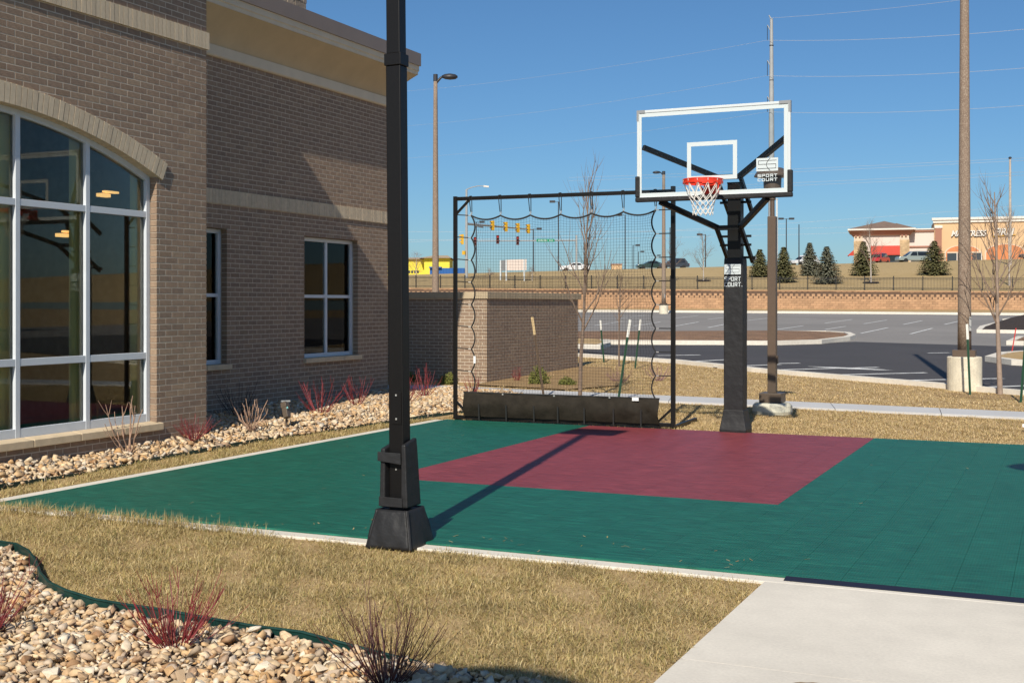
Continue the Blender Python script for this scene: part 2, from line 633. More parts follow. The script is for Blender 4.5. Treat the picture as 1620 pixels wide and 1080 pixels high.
M['bush'] = mat('yellow_green_leaf', (0, 0, 0), 0.7, ramp=[(0.10, 0.115, 0.02), (0.17, 0.18, 0.03), (0.08, 0.085, 0.02), (0.22, 0.21, 0.05)])
M['stake_green'] = mat('green_tree_stake', (0.010, 0.060, 0.030), 0.6)
M['stake_white'] = mat('white_stake_tip', (0.72, 0.72, 0.68), 0.7)
M['stake_brown'] = mat('brown_tree_stake', (0.11, 0.075, 0.05), 0.85)
M['stake_tan'] = mat('tan_stake_tip', (0.58, 0.44, 0.24), 0.8)
M['strap'] = mat('tree_strap', (0.30, 0.24, 0.16), 0.9)
M['galv'] = mat('galvanised_steel', (0.36, 0.37, 0.37), 0.5, metal=0.2, noise=(2, 0.08))
M['wire'] = mat('overhead_wire', (0.42, 0.43, 0.45), 0.5)
M['sig_yellow'] = mat('signal_yellow', (0.62, 0.36, 0.02), 0.5)
M['sig_dark'] = mat('signal_dark', (0.10, 0.022, 0.018), 0.6)
M['sig_red'] = emit_mat('signal_red_lens', (0.5, 0.02, 0.02), 0.6)
M['sign_green'] = mat('street_sign_green', (0.005, 0.23, 0.11), 0.5)
M['pole_dark'] = mat('dark_bronze_pole', (0.03, 0.03, 0.035), 0.5)
M['plaster'] = mat('cream_plaster', (0.62, 0.50, 0.38), 0.9, noise=(0.4, 0.04))
M['plaster_or'] = mat('peach_plaster', (0.62, 0.42, 0.24), 0.9, noise=(0.4, 0.04))
M['plaster_pk'] = mat('pinkish_white_plaster', (0.66, 0.56, 0.50), 0.9)
M['cornice_red'] = mat('red_brown_cornice', (0.34, 0.16, 0.11), 0.85)
M['cornice_white'] = mat('white_cornice', (0.68, 0.64, 0.58), 0.7)
M['shingle'] = mat('brown_shingle', (0.20, 0.135, 0.10), 0.9, noise=(1.5, 0.15))
M['orange'] = mat('orange_wall', (0.58, 0.22, 0.09), 0.9)
M['awning'] = mat('red_awning', (0.48, 0.055, 0.035), 0.8)
M['store_stone'] = mat('store_stone', (0.46, 0.33, 0.19), 0.9, noise=(1.6, 0.35))
M['shop_glass'] = mat('dark_shop_glass', (0.035, 0.04, 0.05), 0.08, spec=0.8)
M['yellow_wall'] = mat('yellow_sheathing', (0.72, 0.60, 0.06), 0.8, noise=(0.6, 0.06))
M['blue_box'] = mat('blue_container', (0.012, 0.10, 0.33), 0.6)
M['house_roof'] = mat('tan_roof', (0.42, 0.32, 0.20), 0.9)
M['car_white'] = mat('white_car_paint', (0.70, 0.71, 0.72), 0.25, coat=0.6)
M['car_silver'] = mat('silver_green_car_paint', (0.34, 0.39, 0.37), 0.28, metal=0.4, coat=0.6)
M['car_green'] = mat('dark_green_car_paint', (0.03, 0.055, 0.05), 0.25, coat=0.6)
M['car_dark'] = mat('dark_blue_car_paint', (0.03, 0.035, 0.05), 0.25, coat=0.6)
M['car_red'] = mat('red_car_paint', (0.45, 0.03, 0.035), 0.3, coat=0.6)
M['car_glass'] = mat('car_glass', (0.015, 0.018, 0.02), 0.05, spec=0.8)
M['tyre'] = mat('tyre_rubber', (0.015, 0.015, 0.015), 0.8)
M['tail'] = mat('tail_light', (0.45, 0.01, 0.01), 0.3)
M['wall_stone'] = mat('tower_stone', (0, 0, 0), 0.9, noise=(6, 0.25), bump=(20, 0.7, 0.02), ramp=[(0.34, 0.27, 0.19), (0.24, 0.20, 0.16), (0.42, 0.34, 0.25), (0.28, 0.22, 0.17), (0.20, 0.18, 0.16)])
M['spot_body'] = mat('spotlight_bronze', (0.10, 0.075, 0.055), 0.5)
M['spot_lens'] = mat('spotlight_lens', (0.25, 0.62, 0.62), 0.1)
M['cutout'] = mat('cream_wall_cap', (0.46, 0.37, 0.245), 0.85, noise=(4, 0.10), bump=(40, 0.3, 0.004))
M['paper'] = mat('white_label', (0.80, 0.80, 0.78), 0.7)
M['marker_red'] = mat('red_marker', (0.60, 0.05, 0.04), 0.6)

# ------------------------------------------------------------------ the setting: ground, hill, court slab, walks, car park
def ground_sheet():
    xs = [-600, -300, -160, -80] + list(range(-70, 121, 10)) + [160, 300, 600]
    mb = MB()
    rows = []
    for k in range(4):
        row = []
        for X in xs:
            D = [-80, 0, 22, wall_D(X) + 0.25][k]
            u, v = UV(X, D)
            row.append((u, v, (0 if k < 2 else plane_h(D)) - 0.035))
        rows.append(row)
    vv = [p for r in rows for p in r]
    n = len(xs)
    ff = [(j * n + i, j * n + i + 1, (j + 1) * n + i + 1, (j + 1) * n + i) for j in range(3) for i in range(n - 1)]
    mb.add(vv, ff)
    struct(mb.build('ground', M['lawn']))
    mb = MB()
    ss = [0, 3, 8, 14, 20, 26, 32, 38, 44, 50, 54, 80, 110, 150, 400, 1500]
    for s in ss:
        for X in xs:
            Xs = X * (1 + max(0, s - 60) / 300)
            D = wall_D(X) + 0.2 + s
            u, v = UV(Xs, D)
            h = terrain(X, D)
            mb.v.append((u, v, h))
    mb.f = [(j * n + i, j * n + i + 1, (j + 1) * n + i + 1, (j + 1) * n + i) for j in range(len(ss) - 1) for i in range(n - 1)]
    struct(mb.build('hill', M['hill'], smooth=True))


ground_sheet()

UL, UR, VN, VF = -7.915, 4.285, 7.24, 15.12
struct(MB().box(UL - 0.215, UR + 0.1, VN - 0.125, VF + 0.05, -0.12, -0.016).build('court_slab', M['concrete'], bevel=0.006))

TS = 0.305
LU0, LV0 = -5.78, 9.78


def tile_mesh(w, d, name):
    mb = MB()
    c = 0.0014
    a, b = w / 2 - 0.0005, d / 2 - 0.0005
    mb.add([(-a, -b, -0.014), (a, -b, -0.014), (a, b, -0.014), (-a, b, -0.014), (-a, -b, -c), (a, -b, -c), (a, b, -c), (-a, b, -c),
            (-a + c, -b + c, 0), (a - c, -b + c, 0), (a - c, b - c, 0), (-a + c, b - c, 0)],
           [(8, 9, 10, 11), (4, 5, 9, 8), (5, 6, 10, 9), (6, 7, 11, 10), (7, 4, 8, 11), (0, 1, 5, 4), (1, 2, 6, 5), (2, 3, 7, 6), (3, 0, 4, 7)])
    return mb


def court():
    root = bpy.data.objects.new('sport_court', None)
    COL.objects.link(root)
    root.location = (UL, VN, 0)
    ORG[root.name] = Vector(root.location)
    struct(root)
    tiles = []
    i0, i1 = -7, 33
    j0 = -9
    for i in range(i0, i1):
        for j in range(j0, 19):
            v0, v1 = LV0 + j * TS, LV0 + (j + 1) * TS
            v0, v1 = max(v0, VN), min(v1, VF)
            if v1 - v0 < 0.03:
                continue
            u0 = LU0 + i * TS
            mar = 0 <= i < 12 and j >= 0
            uc, vc = u0 + TS / 2, (v0 + v1) / 2
            X, D = XD(uc, vc)
            px = 810 + F * X / max(D, 0.1)
            tiles.append((D if -20 < px < 1640 else D + 100, uc, vc, v1 - v0, mar))
    tiles.sort()
    cache = {}
    rest = {True: MB(), False: MB()}
    for n, (D, uc, vc, d, mar) in enumerate(tiles):
        if n < 300:
            key = (mar, round(d, 3))
            if key not in cache:
                o = tile_mesh(TS, d, 'tile').build('tile', M['tile_maroon' if mar else 'tile_green'])
                cache[key] = o.data
            else:
                o = bpy.data.objects.new('tile', cache[key])
                COL.objects.link(o)
            o.parent = root
            o.location = (uc - UL, vc - VN, 0)
        else:
            t = tile_mesh(TS, d, 'tile')
            rest[mar].add([(p[0] + uc, p[1] + vc, p[2]) for p in t.v], t.f)
    tag(rest[False].build('green_tiles', M['tile_green'], root), kind='stuff')
    tag(rest[True].build('maroon_tiles', M['tile_maroon'], root), kind='stuff')
    # black ramp edging along the patio side
    m = MB()
    m.add([(-1.52, VN - 0.075, -0.013), (UR, VN - 0.075, -0.013), (UR, VN - 0.002, -0.001), (-1.52, VN - 0.002, -0.001), (-1.52, VN - 0.002, -0.013), (UR, VN - 0.002, -0.013)],
          [(0, 1, 2, 3), (0, 3, 4), (1, 5, 2), (3, 2, 5, 4)])
    m.build('ramp_edging', M['rubber'], root)


court()

# patio slabs, each separate with an open joint
pat = bpy.data.objects.new('patio', None)
COL.objects.link(pat)
struct(pat)
for (u0, u1, v0, v1) in [(-1.62, 1.6, 5.412, 7.118), (-1.62, 1.6, 2.394, 5.408), (1.612, 5.0, 5.412, 7.118), (1.612, 5.0, 2.394, 5.408), (-1.62, 1.6, -1.0, 2.388), (1.612, 5.0, -1.0, 2.388)]:
    MB().box(u0, u1, v0, v1, -0.12, -0.018).build('slab', M['concrete'], pat)
# a patch of mud on the slab
m = MB()
pts = []
for k in range(18):
    a = 2 * PI * k / 18
    r = 0.05 + 0.03 * rnd.random()
    pts.append((-0.98 + r * 1.3 * math.cos(a), 5.24 + r * 0.8 * math.sin(a)))
m.add([(x, y, -0.0145) for x, y in pts], [tuple(range(18))])
m.build('mud_stain', mat('dry_mud', (0.30, 0.20, 0.11), 0.95, noise=(60, 0.3)), pat)


def sidewalk():
    root = bpy.data.objects.new('sidewalk', None)
    COL.objects.link(root)
    struct(root)
    far = [(-13.6, 21.8), (-12.2, 21.49), (-8.94, 20.98), (-5.68, 20.59), (-4.25, 20.3), (-0.6, 19.77), (4, 19.1), (9, 18.4)]
    near = [(-13.6, 20.35), (-11.39, 20.1), (-8.5, 19.7), (-5.43, 19.45), (-3.94, 19.24), (-0.57, 18.77), (4, 18.1), (9, 17.4)]

    def at(line, t):
        k = min(int(t), len(line) - 2)
        a, b = line[k], line[k + 1]
        g = t - k
        return a[0] + (b[0] - a[0]) * g, a[1] + (b[1] - a[1]) * g
    N = 15
    for i in range(N):
        t0, t1 = 7 * i / N + 0.0015, 7 * (i + 1) / N - 0.0015
        MB().prism([at(near, t0), at(near, t1), at(far, t1), at(far, t0)], -0.1, 0.0).build('slab', M['walk'], root)


sidewalk()


def on_plane(z):
    return lambda u, v: plane_h(XD(u, v)[1]) + z


def px_ground(px, py):                             # sight line to the car-park plane
    a = (HY - py) / F
    # CH + a D = 0.0156 (D - 22)
    D = (CH + 0.0156 * 22) / (0.0156 - a)
    if D < 22:
        D = -CH / a
    return W(px, D)


def offset_line(pts, d):
    out = []
    for i, p in enumerate(pts):
        a, b = Vector(pts[max(i - 1, 0)]), Vector(pts[min(i + 1, len(pts) - 1)])
        t = (b - a).normalized()
        out.append((p[0] - t.y * d, p[1] + t.x * d))
    return out


KERB = [UV(40, 22.2), UV(20, 22.25), UV(13, 22.4)] + [px_ground(*q) for q in ((1620, 618), (1490, 605.5), (1360, 595), (1229, 584.5), (1100, 571), (920, 559.5))] + [(-22, 40.5), (-34, 45)]      # edge of the asphalt, right to left


def car_park():
    # near kerb line, right to left, up to the brick enclosure
    K = KERB
    far = [px_ground(p, y) for p, y in ((300, 493), (650, 492.5), (1000, 493.5), (1400, 496.5), (1620, 498.5), (2000, 503))]
    far = [UV(-70, 96)] + far + [UV(60, 72), UV(60, 30)]
    z = on_plane(-0.012)
    ring = K + far
    m = MB().add([(u, v, z(u, v)) for u, v in ring], [tuple(range(len(ring)))])
    o = m.build('car_park', M['asph_light'])
    struct(o)
    # the newer, darker lane nearest the lawn
    mid = [px_ground(p, y) for p, y in ((700, 546), (920, 545), (1229, 545), (1352, 540), (1450, 543), (1620, 548), (1900, 556))]
    z2 = on_plane(-0.008)
    ring = K + [(-30, 52)] + mid + [UV(40, 32)]
    m = MB().add([(u, v, z2(u, v)) for u, v in ring], [tuple(range(len(ring)))])
    struct(m.build('dark_asphalt', M['asph_dark']))
    # near kerb and its gutter pan
    kz0, kz1 = on_plane(-0.1), on_plane(0.06)
    P = K[1:]
    g1, k0, k1 = offset_line(P, 0.52), offset_line(P, 0.522), offset_line(P, 0.74)
    root = bpy.data.objects.new('kerb', None)
    COL.objects.link(root)
    struct(root)
    for i in range(len(P) - 1):
        MB().prism([k0[i], k0[i + 1], k1[i + 1], k1[i]], kz0, kz1).build('kerb_stone', M['kerb'], root)
        MB().prism([P[i], P[i + 1], g1[i + 1], g1[i]], kz0, on_plane(0.004)).build('gutter_pan', M['kerb'], root)
    # far kerb
    fk = far[:-1]
    fo = offset_line(fk, 0.5)
    root = bpy.data.objects.new('far_kerb', None)
    COL.objects.link(root)
    struct(root)
    for i in range(len(fk) - 1):
        MB().prism([fk[i], fk[i + 1], fo[i + 1], fo[i]], kz0, on_plane(0.14)).build('kerb_stone', M['kerb'], root)


car_park()


def island(name, ring_px, fill, mound=0.2, tip=None):
    """kerbed island; ring given in survey bearings"""
    ring = [px_ground(*p) for p in ring_px]
    n = len(ring)
    ar = sum(ring[i][0] * ring[(i + 1) % n][1] - ring[(i + 1) % n][0] * ring[i][1] for i in range(n))
    if ar < 0:
        ring = ring[::-1]
    cx, cy = sum(p[0] for p in ring) / n, sum(p[1] for p in ring) / n
    root = bpy.data.objects.new(name, None)
    COL.objects.link(root)
    struct(root)

    def shrink(d):
        out = []
        for i, p in enumerate(ring):
            a, b = Vector(ring[i - 1]), Vector(ring[(i + 1) % n])
            t = (b - a).normalized()
            out.append((p[0] - t.y * d, p[1] + t.x * d))
        return out
    r1 = shrink(0.25)
    z0, z1 = on_plane(-0.1), on_plane(0.13)
    m = MB()
    for i in range(n):
        j = (i + 1) % n
        m.prism([ring[i], ring[j], r1[j], r1[i]], z0, z1)
    m.build('kerb_ring', M['kerb'], root)
    m = MB()
    zz = on_plane(0.10)
    levels = []
    for k, f in enumerate((1.0, 0.8, 0.5, 0.25)):
        for p in r1:
            q = (cx + (p[0] - cx) * f, cy + (p[1] - cy) * f)
            m.v.append((q[0], q[1], zz(*q) + mound * (1 - f * f)))
    for k in range(3):
        for i in range(n):
            j = (i + 1) % n
            m.f.append((k * n + i, k * n + j, (k + 1) * n + j, (k + 1) * n + i))
    m.f.append(tuple(3 * n + i for i in range(n)))
    m.build('island_fill', fill, root, smooth=True)
    return root


island('mulch_island', [(700, 543.5), (920, 544), (1229, 545.5), (1300, 543.5), (1345, 538), (1354, 534.5), (1345, 530.5), (1310, 528), (1229, 528), (920, 530), (700, 530)], M['mulch'], 0.16)
island('grass_island', [(880, 550), (950, 552), (966, 548), (965, 543), (940, 541), (880, 541)], M['lawn'], 0.1)
island('mulch_island', [(1545, 526), (1700, 528), (1760, 516), (1680, 510), (1580, 512), (1550, 520)], M['dark_mulch'], 0.5)
island('mulch_island', [(1586, 508), (1640, 509), (1760, 506), (1700, 501.5), (1625, 503)], M['dark_mulch'], 0.4)
island('grass_island', [(1558, 571), (1600, 577), (1700, 582), (1720, 566), (1640, 560), (1580, 564)], M['lawn'], 0.12)
island('mulch_island', [(1592, 545), (1680, 547), (1690, 539), (1610, 537)], M['mulch'], 0.2)


def park_lines():
    segs = []
    for (x0, y0, x1, y1) in [(1240, 505, 1292, 504), (1305, 511, 1348, 505), (1366, 512, 1403, 506), (1429, 513, 1459, 507), (1494, 513, 1516, 508),
                             (1229, 521, 1271, 515), (1305, 521, 1338, 516), (1362, 527, 1405, 518), (1440, 528, 1475, 519),
                             (940, 515, 985, 508), (1000, 516, 1045, 509), (1060, 517, 1105, 509), (1120, 518, 1160, 510), (1180, 507, 1225, 502), (980, 503, 1020, 499), (1060, 504, 1105, 499), (1120, 505, 1165, 500),
                             (1468, 558, 1502, 557.5), (1229, 574.5, 1265, 574), (1229, 584.5, 1390, 580.5), (1320, 592.5, 1465, 589), (1440, 601, 1587, 598), (1565, 611.5, 1640, 609), (1060, 573, 1150, 568.5), (1040, 562, 1108, 561), (1130, 580, 1235, 576)]:
        segs.append(((x0, y0), (x1, y1)))
    root = bpy.data.objects.new('stall_markings', None)
    COL.objects.link(root)
    struct(root)
    z = on_plane(-0.003)
    for a, b in segs:
        p, q = Vector(px_ground(*a)), Vector(px_ground(*b))
        t = (q - p).normalized()
        n = Vector((-t.y, t.x)) * (0.09 if a[1] > 550 else 0.06)
        r = [p - n, q - n, q + n, p + n]
        MB().add([(k.x, k.y, z(k.x, k.y)) for k in r], [(0, 1, 2, 3)]).build('painted_line', M['line'], root)
    # spilled paint blot on the dark lane
    m = MB()
    c = Vector(px_ground(1348, 582.5))
    e = Vector((1, -0.25)).normalized()
    k = Vector((0.25, 1)).normalized()
    ring = [c + e * (1.0 * math.cos(2 * PI * i / 20) * (0.7 + 0.5 * rnd.random())) + k * (0.22 * math.sin(2 * PI * i / 20) * (0.7 + 0.5 * rnd.random())) for i in range(20)]
    m.add([(p.x, p.y, z(p.x, p.y) + 0.002) for p in ring], [tuple(range(20))])
    m.build('paint_blot', M['line'], root)


park_lines()

# ------------------------------------------------------------------ retaining wall and iron fence
def retaining_wall():
    X0, X1 = -38.0, 62.0
    nrow = 8
    bw = 0.45
    root = thing('retaining_wall', 'long tan block retaining wall at the foot of the grassy hill', 'wall', (*UV(12, wall_D(12)), 0))
    m, bk = MB(), MB()
    tdir = Vector((1, -0.24)).normalized()
    L = (X1 - X0) / tdir.x
    for r in range(nrow):
        t = -bw * (0.5 if r % 2 else 0)
        while t < L:
            a, b = t + 0.006, t + bw - 0.006
            Xa, Xb = X0 + a * tdir.x, X0 + b * tdir.x
            hb = wall_top(Xa) - 0.1 - (nrow - r) * 0.2
            set_back = 0.012 * r
            pa, pb = Vector((Xa, wall_D(Xa) + set_back)), Vector((Xb, wall_D(Xb) + set_back))
            n = Vector((-tdir.y, tdir.x))
            mid = (pa + pb) / 2 - n * 0.035           # split face bulges towards the viewer
            q1, q2 = pa + (pb - pa) * 0.3 - n * 0.03, pa + (pb - pa) * 0.7 - n * 0.03
            z0, z1 = hb + 0.004, hb + 0.196
            ring = [pa, q1, q2, pb, pb + n * 0.2, pa + n * 0.2]
            m.prism([UV(p.x, p.y) for p in ring], z0, z1)
            t += bw
    for X in range(int(X0), int(X1), 5):
        p = [UV(X, wall_D(X) + 0.05), UV(X + 5, wall_D(X + 5) + 0.05), UV(X + 5, wall_D(X + 5) + 0.4), UV(X, wall_D(X) + 0.4)]
        bk.prism(p, 0.5, wall_top(X) - 0.16)
    tag(m.build('block', M['block'], root), kind='stuff')
    bk.build('backing', M['block_gap'], root)
    # cap course, one cap every 0.9 m
    for k in range(int(L / 0.9)):
        a, b = k * 0.9 + 0.004, k * 0.9 + 0.896
        Xa, Xb = X0 + a * tdir.x, X0 + b * tdir.x
        p = [UV(Xa, wall_D(Xa) + 0.02), UV(Xb, wall_D(Xb) + 0.02), UV(Xb, wall_D(Xb) + 0.42), UV(Xa, wall_D(Xa) + 0.42)]
        h = wall_top(Xa)
        MB().prism(p, h - 0.098, h + 0.0).build('cap', M['block'], root)


retaining_wall()


def iron_fence():
    root = thing('iron_fence', 'black iron picket fence along the top of the block retaining wall', 'fence', (*UV(12, wall_D(12) + 1), 2.9))
    X0, sp = -38.0, 2.25
    pk, rails = MB(), None
    X = X0
    prev = None
    while X < 62:
        D = wall_D(X) + 1.0
        u, v = UV(X, D)
        z = terrain(X, D) - 0.1
        MB().box(u - 0.04, u + 0.04, v - 0.04, v + 0.04, z, z + 1.28).build('post', M['iron'], root)
        if prev:
            pu, pv, pz = prev
            for hz in (0.28, 1.02, 1.14):
                MB().bar((pu, pv, pz + hz), (u, v, z + hz), 0.035, 0.035).build('rail', M['iron'], root)
            for i in range(1, 20):
                t = i / 20
                a = (pu + (u - pu) * t, pv + (v - pv) * t, pz + (z - pz) * t)
                pk.box(a[0] - 0.009, a[0] + 0.009, a[1] - 0.009, a[1] + 0.009, a[2] + 0.16, a[2] + 1.16)
        prev = (u, v, z)
        X += sp
    tag(pk.build('picket', M['iron'], root), kind='stuff')


iron_fence()
# ------------------------------------------------------------------ brick building
CO, BL, MJ = 0.0677, 0.2032, 0.011              # course height, brick module, mortar joint


def brick_layout(a0, a1, k0, k1, off, holes=None, skip=()):
    out = []
    for k in range(k0, k1):
        if k in skip:
            continue
        hb, ht = off + k * CO, off + (k + 1) * CO - MJ
        cuts = sorted(holes(k, (hb + ht) / 2)) if holes else []
        spans, x = [], a0
        for c0, c1 in cuts:
            if c0 > x:
                spans.append((x, min(c0, a1)))
            x = max(x, c1)
        if x < a1:
            spans.append((x, a1))
        g = a1 - (BL / 2 if k % 2 else 0)
        for s0, s1 in spans:
            n = math.floor((g - s1) / BL)
            e = g - n * BL                        # joints fall on g - i*BL
            while e > s0:
                b0, b1 = max(s0, e - BL + MJ), min(s1, e)
                if b1 - b0 > 0.035:
                    out.append((b0, b1, hb, ht))
                e -= BL
    return out


def lay_bricks(lay, to_world, part, individual, depth=0.09, mkey='brick', name='brick'):
    """to_world(a, depth, h); `individual` bricks become objects, the rest one stuff part"""
    cache = {}
    rest = MB()
    lay = sorted(lay, key=individual) if callable(individual) else lay
    for n, (b0, b1, hb, ht) in enumerate(lay):
        pr = -0.0006 * rnd.random()
        if callable(individual) and n < 300:
            key = (round(b1 - b0, 3), round(ht - hb, 3))
            if key not in cache:
                w, h = (b1 - b0) / 2, (ht - hb) / 2
                c = 0.0008
                vv = []
                for (a, d, z) in [(-w, depth, -h), (w, depth, -h), (w, depth, h), (-w, depth, h), (-w, c, -h), (w, c, -h), (w, c, h), (-w, c, h), (-w + c, 0, -h + c), (w - c, 0, -h + c), (w - c, 0, h - c), (-w + c, 0, h - c)]:
                    p = Vector(to_world(a, d, z)) - Vector(to_world(0, 0, 0))
                    vv.append(p)
                mb = MB().add(vv, [(8, 9, 10, 11), (4, 5, 9, 8), (5, 6, 10, 9), (6, 7, 11, 10), (7, 4, 8, 11), (0, 1, 5, 4), (1, 2, 6, 5), (2, 3, 7, 6), (3, 0, 4, 7)])
                o = mb.build(name, M[mkey])
                cache[key] = o.data
            else:
                o = bpy.data.objects.new(name, cache[key])
                COL.objects.link(o)
            o.parent = part
            o.location = Vector(to_world((b0 + b1) / 2, pr, (hb + ht) / 2)) - ORG[part.name]
        else:
            p0, p1 = Vector(to_world(b0, pr, hb)), Vector(to_world(b1, depth, ht))
            rest.box(min(p0.x, p1.x), max(p0.x, p1.x), min(p0.y, p1.y), max(p0.y, p1.y), hb, ht)
    if rest.v:
        tag(rest.build('bricks' if name == 'brick' else name + 's', M[mkey], part), kind='stuff')


def sweep(prof, path_fn, mat_, name, parent):
    """prof: (outset, height); path_fn(outset) gives the plan points for that outset"""
    mb = MB()
    n = len(path_fn(0))
    for o, h in prof:
        for p in path_fn(o):
            mb.v.append((p[0], p[1], h))
    for i in range(len(prof) - 1):
        for k in range(n - 1):
            mb.f.append((i * n + k, i * n + k + 1, (i + 1) * n + k + 1, (i + 1) * n + k))
    return mb.build(name, mat_, parent)


U1, U2, V1, V2 = -9.145, -10.75, 11.43, 18.33
H1, H2 = 6.72, 5.05
bld = thing('brick_building', 'brown brick building with tall arched window, tan brick bands and cream eave', 'building', (U2, V2, 0))

# --- front wing wall with the arched window
AV, AR, AH = 8.10, 6.30, -2.778                  # arch centre along the wall, inner radius, centre height
WL, WR = 5.624, 10.576
OFF1 = -0.03


def arch_h(v, r):
    return AH + math.sqrt(max(0, r * r - (v - AV) ** 2))


def holes1(k, hm):
    if hm < 0.215:
        return []
    if hm < 0.31:
        return [(WL - 0.07, WR + 0.07)]
    r = AR + 0.06
    if hm < arch_h(WR, r) - 0.01:
        return [(WL, WR)]
    dh = (hm - CO / 2) - AH
    if dh < r:
        w = math.sqrt(r * r - dh * dh)
        if hm > arch_h(WR, AR) + 0.1:
            return [(AV - w, AV + w)]
        return [(WL, WR)]
    return []


m = MB()
st = 0.0896
v = 4.9
nst = int(round((V1 - 0.008 - 4.9) / 0.0826))
cols = sorted(set([4.9, V1 - 0.008, WL - 0.008, WR + 0.008] + [WL - 0.008 + (WR - WL + 0.016) * i / 60 for i in range(61)]))
for a, b in zip(cols[:-1], cols[1:]):
    mid = (a + b) / 2
    if WL - 0.008 < mid < WR + 0.008:
        m.box(U1 - 0.20, U1 - 0.0012, a, b, -0.1, 0.225)
        m.box(U1 - 0.20, U1 - 0.0012, a, b, arch_h(mid, AR + 0.09), H1)
    else:
        m.box(U1 - 0.20, U1 - 0.0012, a, b, -0.1, H1)
fw = m.build('front_wall', M['mortar'], bld)


def near_frame(b):
    # bricks right of and above the window show largest
    vv, hh = (b[0] + b[1]) / 2, (b[2] + b[3]) / 2
    X, D = XD(U1, vv)
    px, py = 810 + F * X / D, HY - (hh - CH) * F / D
    return D + (100 if not (0 < px < 330 and 0 < py < 720) else 0)


lay_bricks(brick_layout(4.9, V1, 0, 100, OFF1, holes1, skip=(68, 69, 70)), lambda a, d, h: (U1 - d, a, h), fw, near_frame)

# the return wall of the wing and its roof
MB().box(-16.0, U1 - 0.012, V1 - 0.2, V1 - 0.001, -0.1, H1).build('return_wall', M['mortar'], bld)
MB().box(-16.0, U1 - 0.2, 4.9, V1 - 0.2, H1 - 0.15, H1).build('roof', M['fascia'], bld)
MB().box(-16.0, -15.8, 4.9, V2 - 0.2, -0.1, 5.9).build('rear_wall', M['mortar'], bld)
MB().box(-15.8, U1 - 0.2, 4.7, 4.9, -0.1, H1).build('side_wall', M['brick'], bld)
fc = lambda o: [(U1 + o, 4.7), (U1 + o, V1 + o), (-16.0, V1 + o)]
sweep([(-0.1, 6.715), (0.45, 6.72), (0.45, 7.02), (-0.3, 7.03)], fc, M['fascia'], 'cornice', bld)

# soldier band
bd = MB().box(U1 - 0.005, U1 + 0.008, 4.9, V1 + 0.012, 4.578, 4.768).build('soldier_band', M['tan_mortar'], bld)
k = 0
a = V1 + 0.02
bandm = None
while a > 4.95:
    o = None
    if bandm is None:
        o = MB().box(-0.045, 0.026, -0.0305, 0.0305, -0.0985, 0.0985).build('band_brick', M['tan_brick'], bevel=0.002)
        bandm = o.data
        o.modifiers.clear()
    else:
        o = bpy.data.objects.new('band_brick', bandm)
        COL.objects.link(o)
    o.parent = bd
    o.location = Vector((U1 + rnd.random() * 0.002, a - 0.0305, 4.673)) - ORG[bd.name]
    a -= CO

# brick arch: single ring of tan voussoirs on edge, standing proud of the wall
ar = MB()
ang = math.asin((WR - AV) / AR)
na = 76
pts = [(-1) for _ in range(0)]
for i in range(na):
    t0, t1 = -ang + 2 * ang * i / na, -ang + 2 * ang * (i + 1) / na
    q = [(AV + r * math.sin(t), AH + r * math.cos(t)) for r, t in ((AR + 0.004, t0), (AR + 0.004, t1), (AR + 0.196, t1), (AR + 0.196, t0))]
    ar.add([(uu, p[0], p[1]) for uu in (U1 - 0.12, U1 + 0.012) for p in q], [(0, 1, 2, 3), (7, 6, 5, 4), (0, 4, 5, 1), (2, 6, 7, 3), (1, 5, 6, 2), (3, 7, 4, 0)])
arp = ar.build('arch', M['tan_mortar'], bld)
ext = ang + 0.013
for i in range(na + 2):
    t0, t1 = -ext + 2 * ext * i / (na + 2) + 0.0006, -ext + 2 * ext * (i + 1) / (na + 2) - 0.0006
    q = [(AV + r * math.sin(t), AH + r * math.cos(t)) for r, t in ((AR, t0), (AR, t1), (AR + 0.2, t1), (AR + 0.2, t0))]
    pr = U1 + 0.026 + rnd.random() * 0.002
    MB().add([(uu, p[0], p[1]) for uu in (U1 - 0.115, pr) for p in q], [(0, 1, 2, 3), (7, 6, 5, 4), (0, 4, 5, 1), (2, 6, 7, 3), (1, 5, 6, 2), (3, 7, 4, 0)]).build('arch_brick', M['tan_brick'], arp)

# arched window: frame bars and panes
GU = U1 - 0.096
win = bpy.data.objects.new('arched_window', None)
COL.objects.link(win)
win.parent = bld
ORG[win.name] = ORG[bld.name]
fr = MB()
nseg = 40
a2 = math.asin((WR - AV) / AR)
for i in range(nseg):
    t0, t1 = -a2 + 2 * a2 * i / nseg, -a2 + 2 * a2 * (i + 1) / nseg
    q = [(AV + r * math.sin(t), AH + r * math.cos(t)) for r, t in ((AR - 0.062, t0), (AR - 0.062, t1), (AR - 0.001, t1), (AR - 0.001, t0))]
    fr.add([(uu, p[0], p[1]) for uu in (GU - 0.07, GU) for p in q], [(0, 1, 2, 3), (7, 6, 5, 4), (0, 4, 5, 1), (2, 6, 7, 3), (1, 5, 6, 2), (3, 7, 4, 0)])
fr.build('arch_frame', M['white_metal'], win)
muls = [WL + 0.03, 6.561, 7.486, 8.714, 9.639, WR - 0.03]
for i, mv in enumerate(muls):
    top = arch_h(mv, AR - 0.03)
    MB().box(GU - 0.07, GU + 0.004, mv - 0.029, mv + 0.029, 0.302, top).build('mullion', M['white_metal'], win, bevel=0.003)
rails = [(0.306, 0.403), (1.008, 1.079), (2.564, 2.631)]
